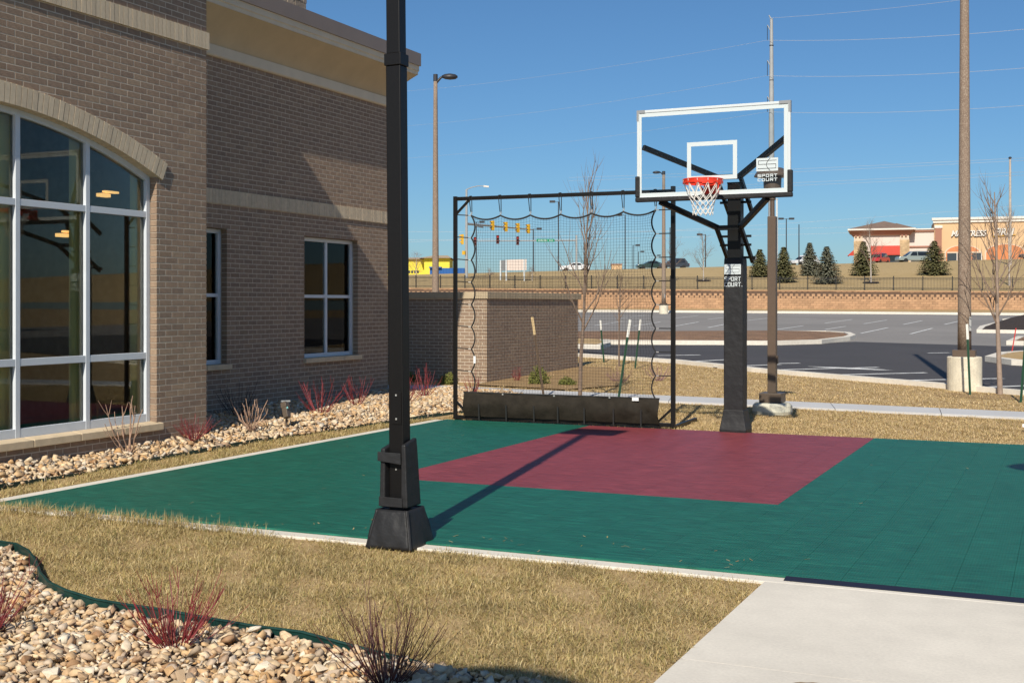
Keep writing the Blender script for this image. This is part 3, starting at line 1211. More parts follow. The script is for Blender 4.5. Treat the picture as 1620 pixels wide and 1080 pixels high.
for i in range(5):
    for z0, z1 in rails:
        MB().box(GU - 0.065, GU + 0.001, muls[i] + 0.0285, muls[i + 1] - 0.0285, z0, z1).build('transom', M['white_metal'], win, bevel=0.003)
    for z0, z1 in ((0.40, 1.01), (1.075, 2.568)):
        MB().box(GU - 0.042, GU - 0.034, muls[i] + 0.02, muls[i + 1] - 0.02, z0, z1).build('pane', M['pane'], win)
    q = [(muls[i] + 0.02, 2.628), (muls[i + 1] - 0.02, 2.628)]
    for t in range(7):
        vv = muls[i + 1] - 0.02 + (muls[i] - muls[i + 1] + 0.04) * t / 6
        q.append((vv, arch_h(vv, AR - 0.05)))
    n = len(q)
    MB().add([(GU - 0.042, p[0], p[1]) for p in q] + [(GU - 0.034, p[0], p[1]) for p in q],
             [tuple(range(n - 1, -1, -1)), tuple(range(n, 2 * n))] + [(j, (j + 1) % n, n + (j + 1) % n, n + j) for j in range(n)]).build('pane', M['pane'], win)
# cast stone sill in lengths
a = WR + 0.062
i = 0
while a > WL - 0.05:
    ln = 0.62
    b = max(a - ln + 0.008, WL - 0.06)
    MB().add([(U1 - 0.09, b, 0.222), (U1 + 0.05, b, 0.222), (U1 + 0.05, a, 0.222), (U1 - 0.09, a, 0.222), (U1 - 0.09, b, 0.318), (U1 + 0.05, b, 0.298), (U1 + 0.05, a, 0.298), (U1 - 0.09, a, 0.318)],
             [(0, 3, 2, 1), (4, 5, 6, 7), (0, 1, 5, 4), (1, 2, 6, 5), (2, 3, 7, 6), (3, 0, 4, 7)]).build('sill', M['sill'], win, bevel=0.006)
    a -= ln
# the room behind: floor, walls, ceiling, curtains, two ceiling lamps
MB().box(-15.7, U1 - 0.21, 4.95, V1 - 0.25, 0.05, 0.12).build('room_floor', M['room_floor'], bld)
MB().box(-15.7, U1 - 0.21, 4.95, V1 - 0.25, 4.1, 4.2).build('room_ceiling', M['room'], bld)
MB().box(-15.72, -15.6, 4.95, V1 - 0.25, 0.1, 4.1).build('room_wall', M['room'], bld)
for cv in (10.43, 9.53, 8.60, 7.3, 6.38):
    cm = MB()
    pts = [(GU - 0.15 + 0.022 * math.sin(2 * PI * j / 4), cv + 0.24 * j / 16) for j in range(17)]
    for j in range(16):
        (x0, y0), (x1, y1) = pts[j], pts[j + 1]
        cm.add([(x0, y0, 0.15), (x1, y1, 0.15), (x1, y1, 3.7), (x0, y0, 3.7)], [(0, 1, 2, 3)])
    cm.build('curtain', M['curtain'], win, smooth=True)
for px, py, D in ((171, 308, 13.6), (107, 371, 13.2)):
    u, vv = W(px, D)
    h = HH(py, D)
    MB().box(u - 0.03, u + 0.03, vv - 0.06, vv + 0.14, h + 0.02, h + 0.042).build('pendant_lamp', M['lamp_glow'], bld)
    MB().box(u - 0.05, u + 0.02, vv - 0.13, vv + 0.02, h - 0.03, h + 0.008).build('pendant_lamp', M['lamp_glow'], bld)

# --- long side wing wall with two windows
OFF2 = 0.026
WINS = [(12.32, 13.88), (15.79, 17.35)]
WB, WT = OFF2 + 11 * CO, OFF2 + 39 * CO - 0.004


def holes2(k, hm):
    return [(x0, x1) for x0, x1 in WINS] if 11 <= k < 39 else ([(x0 - 0.03, x1 + 0.075) for x0, x1 in WINS] if k == 10 else [])


m = MB()
edges = [V1 - 0.2, WINS[0][0] - 0.008, WINS[0][1] + 0.008, WINS[1][0] - 0.008, WINS[1][1] + 0.008, V2 - 0.009]
for i in range(5):
    if i % 2:
        m.box(U2 - 0.2, U2 - 0.0012, edges[i], edges[i + 1], -0.15, WB - 0.06)
        m.box(U2 - 0.2, U2 - 0.0012, edges[i], edges[i + 1], WT + 0.012, H2)
    else:
        m.box(U2 - 0.2, U2 - 0.0012, edges[i], edges[i + 1], -0.15, H2)
sw = m.build('side_wall', M['mortar'], bld)
lay_bricks(brick_layout(V1, V2, 0, 75, OFF2, holes2, skip=(44, 45, 46)), lambda a, d, h: (U2 - d, a, h), sw, None)
MB().box(-15.9, U2 - 0.012, V2 - 0.2, V2 - 0.001, -0.15, H2).build('end_wall', M['brick'], bld)
bd = MB().box(U2 - 0.005, U2 + 0.006, V1, V2 + 0.002, 3.008, 3.203).build('soldier_band', M['tan_mortar'], bld)
sb = MB()
a = V2 + 0.012
while a > V1:
    sb.box(U2 - 0.04, U2 + 0.022 + rnd.random() * 0.002, a - 0.061, a, 3.005, 3.207)
    a -= CO
tag(sb.build('band_bricks', M['tan_brick'], bd), kind='stuff')
for (x0, x1) in WINS:
    w2 = bpy.data.objects.new('window', None)
    COL.objects.link(w2)
    w2.parent = bld
    ORG[w2.name] = ORG[bld.name]
    g = U2 - 0.105
    f = MB()
    fwid = 0.06
    f.box(g - 0.06, g, x0, x0 + fwid, WB, WT)
    f.box(g - 0.06, g, x1 - fwid, x1, WB, WT)
    f.box(g - 0.06, g, x0 + fwid, x1 - fwid, WB, WB + fwid)
    f.box(g - 0.06, g, x0 + fwid, x1 - fwid, WT - fwid, WT)
    f.build('frame', M['white_metal'], w2, bevel=0.003)
    xm, zm = (x0 + x1) / 2, 1.735
    MB().box(g - 0.05, g - 0.004, xm - 0.028, xm + 0.028, WB + fwid, WT - fwid).build('mullion', M['white_metal'], w2, bevel=0.003)
    MB().box(g - 0.048, g - 0.006, x0 + fwid, xm - 0.028, zm - 0.024, zm + 0.024).build('transom', M['white_metal'], w2)
    MB().box(g - 0.048, g - 0.006, xm + 0.028, x1 - fwid, zm - 0.024, zm + 0.024).build('transom', M['white_metal'], w2)
    for p0, p1 in ((x0 + 0.03, xm), (xm, x1 - 0.03)):
        for z0, z1 in ((WB + 0.03, zm), (zm, WT - 0.03)):
            MB().box(g - 0.033, g - 0.027, p0 + 0.001, p1 - 0.001, z0 + 0.001, z1 - 0.001).build('pane', M['pane'], w2)
    n = 3
    for i in range(n):
        b0, b1 = x0 - 0.02 + (x1 - x0 + 0.09) * i / n, x0 - 0.02 + (x1 - x0 + 0.09) * (i + 1) / n - 0.006
        MB().box(U2 - 0.11, U2 + 0.05, b0, b1, WB - 0.075, WB - 0.001).build('sill', M['sill'], w2, bevel=0.005)
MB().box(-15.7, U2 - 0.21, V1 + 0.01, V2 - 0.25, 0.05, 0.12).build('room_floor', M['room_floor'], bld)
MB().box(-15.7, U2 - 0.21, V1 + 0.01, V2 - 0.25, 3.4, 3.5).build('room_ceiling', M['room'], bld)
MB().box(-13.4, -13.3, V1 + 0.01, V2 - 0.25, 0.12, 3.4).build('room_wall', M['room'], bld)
for cv in (13.62, 17.06, 15.86):
    cm = MB()
    for j in range(12):
        y0, y1 = cv + 0.018 * j, cv + 0.018 * (j + 1)
        x0, x1 = U2 - 0.3 + 0.02 * math.sin(j * 1.6), U2 - 0.3 + 0.02 * math.sin((j + 1) * 1.6)
        cm.add([(x0, y0, 0.3), (x1, y1, 0.3), (x1, y1, 2.9), (x0, y0, 2.9)], [(0, 1, 2, 3)])
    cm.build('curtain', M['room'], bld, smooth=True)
# eave: trim, cove, cream fascia, brown metal coping
ep = lambda o: [(U2 + o, V1 - 0.1), (U2 + o, V2 + o), (-15.9, V2 + o)]
sweep([(-0.02, 5.03), (0.03, 5.03), (0.045, 5.05), (0.045, 5.185), (0.0, 5.19)], ep, M['trim_cream'], 'eave_trim', bld)
cove = [(0.03 + 0.36 * (1 - math.cos(t)) * 0.9 + 0.04 * t / 1.57, 5.185 + 0.44 * math.sin(t)) for t in [1.57 * i / 10 for i in range(11)]]
cove = [(0.03 + 0.35 * (t ** 1.25), 5.185 + 0.44 * t ** 0.9) for t in [i / 10 for i in range(11)]]
sweep(cove, ep, M['eave_cream'], 'eave_cove', bld).data.polygons.foreach_set('use_smooth', [True] * 20)
sweep([(0.37, 5.622), (0.385, 5.622), (0.385, 5.68), (0.40, 5.69), (0.40, 5.782), (0.38, 5.79)], ep, M['trim_cream'], 'eave_fascia', bld)
sweep([(0.39, 5.781), (0.425, 5.781), (0.425, 6.0), (-0.2, 6.03)], ep, M['fascia'], 'metal_coping', bld)
MB().box(-15.9, U2 + 0.1, V1, V2 + 0.1, 5.85, 5.98).build('roof', M['fascia'], bld)

# stone chimney tower above the roof
tw = MB().box(-13.2, -11.86, 15.78, 17.36, 5.9, 8.6).build('stone_tower', M['tan_mortar'], bld)
sm = MB()
z = 5.95
while z < 8.5:
    h = 0.09 + 0.11 * rnd.random()
    for face in (0, 1, 2):
        a0, a1 = (15.74, 17.40) if face == 0 else (-13.2, -11.8)
        a = a0
        while a < a1 - 0.05:
            w = min(0.12 + 0.22 * rnd.random(), a1 - a)
            pr = 0.03 * rnd.random()
            if face == 0:
                sm.box(-11.9, -11.82 + pr, a + 0.006, a + w - 0.006, z + 0.006, z + h - 0.006)
            elif face == 1:
                sm.box(a + 0.006, a + w - 0.006, 15.74 - pr, 15.82, z + 0.006, z + h - 0.006)
            else:
                sm.box(a + 0.006, a + w - 0.006, 17.33, 17.4 + pr, z + 0.006, z + h - 0.006)
            a += w
    z += h
tag(sm.build('stones', M['wall_stone'], tw), kind='stuff')

# ------------------------------------------------------------------ brick enclosure behind the court
EU, EV, EV2 = -10.73, 22.25, 27.3
enc = thing('brick_enclosure_wall', 'low brown brick enclosure wall with cream stone cap beyond the rebound net', 'wall', (EU, EV, 0))
e1 = MB().box(EU - 5.5, EU - 0.0012, EV + 0.0012, EV + 0.2, -0.1, 1.72).build('sunny_wall', M['mortar'], enc)
e2 = MB().box(EU - 0.2, EU - 0.0013, EV + 0.2, EV2, -0.1, 1.72).build('long_wall', M['mortar'], enc)
lay_bricks(brick_layout(EU - 5.5, EU, 0, 25, 0.03), lambda a, d, h: (a, EV + d, h), e1, lambda b: -b[0])
lay_bricks(brick_layout(EV + 0.095, EV2, 0, 25, 0.03), lambda a, d, h: (EU - d, a, h), e2, None)
for i in range(9):
    b = EU + 0.035 - i * 0.62
    MB().box(b - 0.612, b, EV - 0.035, EV + 0.235, 1.722, 1.862).build('cap', M['cutout'], enc, bevel=0.008)
for i in range(8):
    b = EV + 0.241 + i * 0.62
    MB().box(EU - 0.235, EU + 0.035, b, b + 0.612, 1.7225, 1.8615).build('cap', M['cutout'], enc, bevel=0.008)
# ------------------------------------------------------------------ lettering: block letters drawn as strokes
GLYPH = {'S': [(1, 1, 0, 1), (0, 1, 0, .5), (0, .5, 1, .5), (1, .5, 1, 0), (1, 0, 0, 0)],
         'P': [(0, 0, 0, 1), (0, 1, 1, 1), (1, 1, 1, .45), (1, .45, 0, .45)],
         'O': [(0, 0, 0, 1), (0, 1, 1, 1), (1, 1, 1, 0), (1, 0, 0, 0)],
         'R': [(0, 0, 0, 1), (0, 1, 1, 1), (1, 1, 1, .45), (1, .45, 0, .45), (.45, .45, 1, 0)],
         'T': [(0, 1, 1, 1), (.5, 1, .5, 0)],
         'C': [(1, 1, 0, 1), (0, 1, 0, 0), (0, 0, 1, 0)],
         'U': [(0, 1, 0, 0), (0, 0, 1, 0), (1, 0, 1, 1)],
         '.': [(.1, 0, .16, 0)]}


def write_block(text, a0, h0, size, adv, vplane, t, thick, name, mat_, parent):
    m = MB()
    w = adv * 0.62
    i = 0
    for ch in text:
        for k, (x0, y0, x1, y1) in enumerate(GLYPH[ch]):
            e = 0.0002 * k
            p, q = Vector((a0 + i * adv + x0 * w, vplane - e, h0 + y0 * size)), Vector((a0 + i * adv + x1 * w, vplane - e, h0 + y1 * size))
            d = (q - p).normalized() * t / 2
            m.bar(p - d, q + d, thick, t, up=(0, 0, 1) if abs(d.z) < abs(d.x) else (1, 0, 0)) if abs(d.x) > 1e-6 and abs(d.z) < 1e-6 else m.bar(p - d, q + d, t, thick, up=(0, 1, 0))
        i += 1
    return m.build(name, mat_, parent)


def logo(a0, a1, h0, h1, vplane, t, parent):
    """white plate with the outlined S and the arc across it"""
    MB().box(a0, a1, vplane - 0.001, vplane + 0.001, h0, h1).build('logo_plate', M['print_white'], parent)
    m = MB()
    w, h = a1 - a0, h1 - h0
    y = vplane - 0.0022
    P = lambda x, z: (a0 + x * w, y, h0 + z * h)
    seq = [(.93, .80), (.10, .80), (.10, .52), (.90, .52), (.90, .20), (.08, .20)]
    for k in range(len(seq) - 1):
        p, q = Vector(P(*seq[k])), Vector(P(*seq[k + 1]))
        d = (q - p).normalized() * t / 2
        e = Vector((0, -0.0002 * k, 0))
        m.bar(p - d + e, q + d + e, t, 0.001, up=(0, 1, 0))
    pts = [P(.64 - .17 * math.sin(PI * i / 12) , .98 - .96 * i / 12) for i in range(13)]
    for i in range(12):
        m.bar(Vector(pts[i]) - Vector((0, 0.0012, 0)), Vector(pts[i + 1]) - Vector((0, 0.0012, 0)), t, 0.001, up=(0, 1, 0))
    m.build('logo_mark', M['print_black'], parent)


# ------------------------------------------------------------------ basketball hoop
HU, HV = -3.835, 15.22                              # post centre
BV = 14.17                                         # front of the backboard
BC, BW = -3.86, 1.87
hoop = thing('basketball_hoop', 'basketball hoop with clear backboard, orange rim and black padded post', 'basketball hoop', (HU, HV, -0.03))
post = MB().box(HU - 0.085, HU + 0.085, HV - 0.085, HV + 0.085, -0.03, 3.13).build('post', M['black_paint'], hoop, bevel=0.006)
MB().box(HU - 0.088, HU + 0.088, HV - 0.088, HV + 0.088, 3.131, 3.15).build('post_cap', M['black_paint'], post)
# pad: three upholstered faces round the post
pd = MB()
pw = 0.122
rings = [(0.25, 1.0), (0.6, 1.02), (1.1, 1.0), (1.6, 1.02), (2.1, 1.0), (2.19, 0.97)]
for z, f in rings:
    for (x, y) in [(-pw, -pw), (pw, -pw), (pw, pw * 0.9), (-pw, pw * 0.9)]:
        pd.v.append((HU + x * f, HV + y * f, z))
for i in range(len(rings) - 1):
    for j in range(4):
        pd.f.append((i * 4 + j, i * 4 + (j + 1) % 4, (i + 1) * 4 + (j + 1) % 4, (i + 1) * 4 + j))
n = len(rings) - 1
pd.f += [(3, 2, 1, 0), (n * 4, n * 4 + 1, n * 4 + 2, n * 4 + 3)]
pad = pd.build('post_pad', M['black_vinyl'], hoop, bevel=0.012)
sk = MB()
sr = [(-0.02, 0.168), (0.03, 0.171), (0.12, 0.152), (0.22, 0.136), (0.28, 0.131)]
for z, w in sr:
    for (x, y) in [(-1, -1), (1, -1), (1, 1), (-1, 1)]:
        sk.v.append((HU + x * w + 0.004 * rnd.random(), HV + y * w, z))
for i in range(len(sr) - 1):
    for j in range(4):
        sk.f.append((i * 4 + j, i * 4 + (j + 1) % 4, (i + 1) * 4 + (j + 1) % 4, (i + 1) * 4 + j))
sk.f.append((3, 2, 1, 0))
sk.f.append(tuple((len(sr) - 1) * 4 + j for j in range(4)))
sk.build('base_skirt', M['black_vinyl'], hoop, bevel=0.01)
lv = HV - pw * 1.02 - 0.006
logo(HU - 0.112, HU + 0.10, 1.985, 2.115, lv, 0.0035, pad)
write_block('SPORT', HU - 0.106, 1.905, 0.046, 0.0435, lv, 0.0085, 0.002, 'lettering', M['print_white'], pad)
write_block('COURT.', HU - 0.106, 1.835, 0.046, 0.0435, lv, 0.0085, 0.002, 'lettering', M['print_white'], pad)
# backboard
bb = MB().box(BC - BW / 2 + 0.02, BC + BW / 2 - 0.02, BV + 0.012, BV + 0.022, 2.90, 3.95).build('backboard_glass', M['board_glass'], hoop)
L0, R0, B0, T0 = BC - BW / 2, BC + BW / 2, 2.885, 3.972
fw_ = 0.032
for nm, bx in (('frame_top', (L0, R0, BV, BV + 0.045, T0 - fw_, T0)), ('frame_side', (L0, L0 + fw_, BV, BV + 0.045, B0, T0 - fw_)), ('frame_side', (R0 - fw_, R0, BV, BV + 0.045, B0, T0 - fw_)), ('frame_bottom', (L0 + fw_, R0 - fw_, BV, BV + 0.045, B0, B0 + fw_))):
    MB().box(*bx).build(nm, M['white_paint'], hoop, bevel=0.004)
bd_w = 0.05                                        # printed white border and target square
for bx in ((L0 + fw_, R0 - fw_, T0 - fw_ - bd_w, T0 - fw_), (L0 + fw_, R0 - fw_, B0 + fw_, B0 + fw_ + 0.045), (L0 + fw_, L0 + fw_ + bd_w * .5, B0 + fw_ + 0.045, T0 - fw_ - bd_w), (R0 - fw_ - bd_w * .9, R0 - fw_, B0 + fw_ + 0.045, T0 - fw_ - bd_w),
           (BC - 0.305, BC + 0.305, 3.50, 3.55), (BC - 0.305, BC + 0.305, 3.093, 3.143), (BC - 0.305, BC - 0.255, 3.143, 3.50), (BC + 0.255, BC + 0.305, 3.143, 3.50)):
    MB().box(bx[0], bx[1], BV + 0.008, BV + 0.0115, bx[2], bx[3]).build('white_border', M['print_white'], bb)
for x0, x1, x2 in ((L0, L0 + 0.1, 1), (R0 - 0.13, R0, -1)):
    MB().box(x0 - 0.003, x1 + 0.003, BV - 0.003, BV + 0.048, T0 - fw_ - 0.001, T0 + 0.003).build('corner_cap', M['grey_cap'], hoop)
    xs = (L0 - 0.003, L0 + fw_ * .75) if x2 == 1 else (R0 - fw_ * .75, R0 + 0.003)
    MB().box(xs[0], xs[1], BV - 0.0032, BV + 0.0482, T0 - 0.13, T0 - fw_ - 0.001).build('corner_cap', M['grey_cap'], hoop)
# black edge pad along the bottom and up both corners
MB().box(L0 - 0.02, R0 + 0.02, BV - 0.018, BV + 0.06, B0 - 0.03, B0 + 0.026).build('edge_pad', M['black_vinyl'], hoop, bevel=0.012)
for x0 in (L0 - 0.0205, R0 - 0.0355):
    MB().box(x0, x0 + 0.056, BV - 0.0185, BV + 0.0605, B0 + 0.0262, 3.17).build('edge_pad', M['black_vinyl'], hoop, bevel=0.012)
lx = BC + BW / 2 - 0.40
logo(lx, lx + 0.255, 3.165, 3.318, BV + 0.006, 0.0055, bb)
write_block('SPORT', lx + 0.02, 3.098, 0.028, 0.048, BV + 0.006, 0.008, 0.002, 'lettering', M['print_white'], bb)
write_block('COURT', lx + 0.02, 3.05, 0.028, 0.048, BV + 0.006, 0.008, 0.002, 'lettering', M['print_white'], bb)
# arms: upper and lower V pairs behind the board, cross bars and the lift linkage
zU, zL = 3.19, 2.56
for sgn in (-1, 1):
    ex = BC + sgn * (BW / 2 - 0.06)
    MB().bar((ex, BV + 0.055, 3.53 if sgn < 0 else 3.55), (HU + sgn * 0.14, HV - 0.36, zU), 0.06, 0.06).build('upper_arm', M['black_paint'], hoop, bevel=0.004)
    MB().bar((BC + sgn * (BW / 2 - 0.28), BV + 0.05, B0 - 0.03), (HU + sgn * 0.14, HV - 0.34, zL), 0.06, 0.065).build('lower_arm', M['black_paint'], hoop, bevel=0.004)
    MB().bar((HU + sgn * 0.15, HV - 0.36, zU), (HU + sgn * 0.15, HV + 0.28, zU - 0.42), 0.04, 0.06).build('link', M['black_paint'], hoop)
    MB().bar((HU + sgn * 0.155, HV - 0.34, zL), (HU + sgn * 0.155, HV + 0.26, zL - 0.40), 0.04, 0.06).build('link', M['black_paint'], hoop)
MB().bar((HU - 0.17, HV - 0.36, zU), (HU + 0.17, HV - 0.36, zU), 0.06, 0.06).build('cross_bar', M['black_paint'], hoop)
MB().bar((HU - 0.17, HV - 0.34, zL), (HU + 0.17, HV - 0.34, zL), 0.06, 0.06).build('cross_bar', M['black_paint'], hoop)
for z, dv in ((2.36, 0.0), (2.47, 0.0), (2.19 + 0.02, 0.23), (2.9, 0.0)):
    MB().bar((HU - 0.2, HV + dv, z), (HU + 0.2, HV + dv, z), 0.03, 0.03).build('pivot_pin', M['black_paint'], hoop)
for sgn in (-1, 1):
    MB().lathe([(0.012, 0), (0.016, 0.01), (0.016, 0.03), (0.01, 0.04)], HU + sgn * 0.19, HV + 0.26, 8).build('bolt', M['chrome'], hoop).location = (0, 0, 2.18)
# rim, bracket, net
RC = (BC, BV - 0.38)
RZ = 3.055
rim = MB().tube([(RC[0] + 0.229 * math.cos(2 * PI * i / 40), RC[1] + 0.229 * math.sin(2 * PI * i / 40), RZ) for i in range(40)], 0.0095, 8, closed=True).build('rim', M['rim'], hoop, smooth=True)
rb = MB()
rb.box(RC[0] - 0.09, RC[0] + 0.09, BV - 0.016, BV + 0.005, RZ - 0.135, RZ + 0.012)
rb.add([(RC[0] - 0.085, BV - 0.016, RZ + 0.006), (RC[0] + 0.085, BV - 0.016, RZ + 0.006), (RC[0] + 0.07, BV - 0.17, RZ - 0.0), (RC[0] - 0.07, BV - 0.17, RZ - 0.0),
        (RC[0] - 0.085, BV - 0.016, RZ - 0.02), (RC[0] + 0.085, BV - 0.016, RZ - 0.02), (RC[0] + 0.07, BV - 0.17, RZ - 0.02), (RC[0] - 0.07, BV - 0.17, RZ - 0.02)],
       [(0, 1, 2, 3), (7, 6, 5, 4), (0, 4, 5, 1), (1, 5, 6, 2), (2, 6, 7, 3), (3, 7, 4, 0)])
for sgn in (-1, 1):
    rb.bar((RC[0] + sgn * 0.07, BV - 0.016, RZ - 0.12), (RC[0] + sgn * 0.13, BV - 0.22, RZ - 0.012), 0.012, 0.03)
rb.build('rim_bracket', M['rim'], rim)
# a band under the rim that holds the net
bnd = MB()
for i in range(40):
    a, b = 2 * PI * i / 40, 2 * PI * (i + 1) / 40
    for r0, r1 in ((0.2385, 0.232),):
        p = [(RC[0] + r * math.cos(t), RC[1] + r * math.sin(t), z) for (r, t, z) in ((0.234, a, RZ - 0.045), (0.234, b, RZ - 0.045), (0.234, b, RZ - 0.004), (0.234, a, RZ - 0.004))]
        bnd.add(p, [(0, 1, 2, 3)])
bnd.build('rim_band', M['rim'], rim, smooth=True)
nm = MB()
lev = [(0.0, 0.236, 0), (-0.04, 0.226, 0), (-0.165, 0.175, 0.5), (-0.225, 0.148, 0), (-0.275, 0.130, 0.5), (-0.32, 0.120, 0), (-0.365, 0.115, 0.5), (-0.41, 0.118, 0)]


def npnt(l, k):
    z, r, off = lev[l]
    a = 2 * PI * (k + off) / 12
    return (RC[0] + r * math.cos(a), RC[1] + r * math.sin(a), RZ + z)


for k in range(12):
    nm.tube([npnt(0, k), npnt(1, k)], 0.0045, 5)
    for l in range(1, len(lev) - 1):
        d = 0 if lev[l][2] == 0 else 1
        nm.tube([npnt(l, k), npnt(l + 1, k if d == 0 else k + 1)], 0.0045, 5)
        nm.tube([npnt(l, k), npnt(l + 1, k - 1 if d == 0 else k)], 0.0045, 5)
nm.build('hoop_net', M['cord_white'], rim)

# ------------------------------------------------------------------ black light pole at the near edge of the court
PU, PV = -4.118, 7.193
lp = thing('light_pole', 'square black light pole with padded foot at the near edge of the court', 'light pole', (PU, PV, -0.03))
MB().box(PU - 0.056, PU + 0.056, PV - 0.05, PV + 0.05, -0.03, 3.22).build('post', M['black_paint'], lp, bevel=0.006)
MB().box(PU - 0.064, PU + 0.064, PV - 0.058, PV + 0.058, 3.22, 3.30).build('collar', M['black_paint'], lp, bevel=0.004)
MB().box(PU - 0.052, PU + 0.052, PV - 0.046, PV + 0.046, 3.30, 5.45).build('upper_post', M['black_paint'], lp, bevel=0.006)
lp.rotation_euler = (0.0036, -0.0080, 0)             # it leans a touch
hd = MB().box(PU - 0.36, PU + 0.36, PV + 0.05, PV + 0.62, 5.45, 5.56).build('flood_head', M['black_paint'], lp, bevel=0.01)
MB().box(PU - 0.33, PU + 0.33, PV + 0.09, PV + 0.58, 5.443, 5.449).build('lens', M['lens'], hd)
MB().bar((PU, PV, 5.40), (PU, PV + 0.2, 5.46), 0.06, 0.04).build('bracket', M['black_paint'], lp)
hp = MB().box(PU - 0.028, PU + 0.045, PV - 0.0565, PV - 0.0502, 0.80, 1.02).build('hand_plate', M['black_paint'], lp, bevel=0.002)
for z in (0.83, 0.99):
    MB().lathe([(0.006, z), (0.006, z + 0.012)], PU + 0.008, PV - 0.0585, 8).build('screw', M['chrome'], hp)
MB().lathe([(0.005, 0.49), (0.005, 0.50)], PU + 0.0, PV - 0.053, 8).build('screw', M['chrome'], lp)


def pad_panel(bot, top, name, parent, th=0.035, bulge=0.0):
    return MB().hexa(bot, top).build(name, M['black_vinyl'], parent, bevel=0.009)


z0, z1 = 0.245, 0.71
# two side pads with the middle left open, joined by straps
pr = [(0.075, 0.165, -0.15, 0.11), ]
pad_panel([(PU + 0.059, PV - 0.098, z0), (PU + 0.110, PV - 0.098, z0), (PU + 0.110, PV + 0.088, z0), (PU + 0.059, PV + 0.088, z0)],
          [(PU + 0.058, PV - 0.085, 0.665), (PU + 0.090, PV - 0.085, 0.665), (PU + 0.090, PV + 0.078, 0.70), (PU + 0.058, PV + 0.078, 0.70)], 'side_pad', lp)
pad_panel([(PU - 0.108, PV - 0.098, z0), (PU - 0.066, PV - 0.098, z0), (PU - 0.058, PV + 0.088, z0), (PU - 0.108, PV + 0.088, z0)],
          [(PU - 0.102, PV - 0.085, 0.635), (PU - 0.068, PV - 0.085, 0.635), (PU - 0.058, PV + 0.078, 0.67), (PU - 0.102, PV + 0.078, 0.67)], 'side_pad', lp)
pad_panel([(PU - 0.108, PV + 0.060, z0), (PU + 0.110, PV + 0.060, z0), (PU + 0.110, PV + 0.095, z0), (PU - 0.108, PV + 0.095, z0)],
          [(PU - 0.102, PV + 0.055, 0.66), (PU + 0.090, PV + 0.055, 0.66), (PU + 0.090, PV + 0.085, 0.66), (PU - 0.102, PV + 0.085, 0.66)], 'back_pad', lp)
MB().hexa([(PU - 0.112, PV - 0.108, 0.555), (PU + 0.062, PV - 0.100, 0.535), (PU + 0.062, PV - 0.092, 0.535), (PU - 0.112, PV - 0.100, 0.555)],
          [(PU - 0.114, PV - 0.104, 0.615), (PU + 0.058, PV - 0.096, 0.610), (PU + 0.058, PV - 0.088, 0.610), (PU - 0.114, PV - 0.096, 0.615)]).build('strap', M['black_vinyl'], lp, bevel=0.002)
MB().hexa([(PU - 0.105, PV - 0.110, 0.252), (PU + 0.075, PV - 0.110, 0.25), (PU + 0.075, PV - 0.101, 0.25), (PU - 0.105, PV - 0.101, 0.252)],
          [(PU - 0.104, PV - 0.107, 0.315), (PU + 0.072, PV - 0.105, 0.31), (PU + 0.072, PV - 0.096, 0.31), (PU - 0.104, PV - 0.098, 0.315)]).build('strap', M['black_vinyl'], lp, bevel=0.002)
# flared foot cover of four sewn panels
zb, zt = -0.02, 0.232
wb, wt = 0.172, 0.118


def flare(c4, name):
    (ax, ay), (bx_, by_) = c4
    nseg = 12
    mb = MB()
    for i in range(nseg + 1):
        t = i / nseg
        for j in range(nseg + 1):
            s = j / nseg
            w = wb + (wt - wb) * t
            x, y = ax + (bx_ - ax) * s, ay + (by_ - ay) * s
            puff = 0.012 * math.sin(PI * s) * math.sin(PI * t) + 0.0025 * math.sin(s * 17 + t * 5) * (1 - 0.5 * t) + 0.002 * math.sin(s * 31 - t * 9) + (0.010 * math.exp(-((s - 0.72) / 0.05) ** 2) * (t - 1))
            nx, ny = (ax + bx_) / 2, (ay + by_) / 2
            mb.v.append((PU + x * w + nx * puff, PV + y * w + ny * puff, zb + (zt - zb) * t))
    k = nseg + 1
    for i in range(nseg):
        for j in range(nseg):
            mb.f.append((i * k + j, i * k + j + 1, (i + 1) * k + j + 1, (i + 1) * k + j))
    o = mb.build(name, M['black_vinyl'], lp, smooth=True)
    s = o.modifiers.new('thickness', 'SOLIDIFY')
    s.thickness = 0.02
    s.offset = -1
    return o


for q in (((-1, -1), (0.98, -1)), ((1, -0.98), (1, 1)), ((0.98, 1), (-1, 1)), ((-1.03, 1), (-1.03, -1.02))):
    flare(q, 'foot_pad')
MB().bar((PU + wb * .99, PV - wb * .99, zb), (PU + wt * 1.0, PV - wt * 1.0, zt), 0.022, 0.022).build('foot_seam', M['black_vinyl'], lp, bevel=0.006)
MB().box(PU - 0.112, PU + 0.112, PV - 0.112, PV + 0.112, 0.19, 0.224).build('foot_top', M['black_vinyl'], lp)

# ------------------------------------------------------------------ rebound net on a square steel frame
NA, NB, NZ = Vector((-7.82, 15.20, 0)), Vector((-4.69, 15.33, 0)), 3.12
nd = (NB - NA).normalized()
nn = Vector((-nd.y, nd.x, 0))
NW = (NB - NA).length
reb = thing('rebound_net', 'tall black net laced inside a square steel frame with a dark cloth skirt', 'net', (NA.x, NA.y, 0))


def NP(a, h, d=0.0):
    p = NA + nd * a + nn * d
    return Vector((p.x, p.y, h))


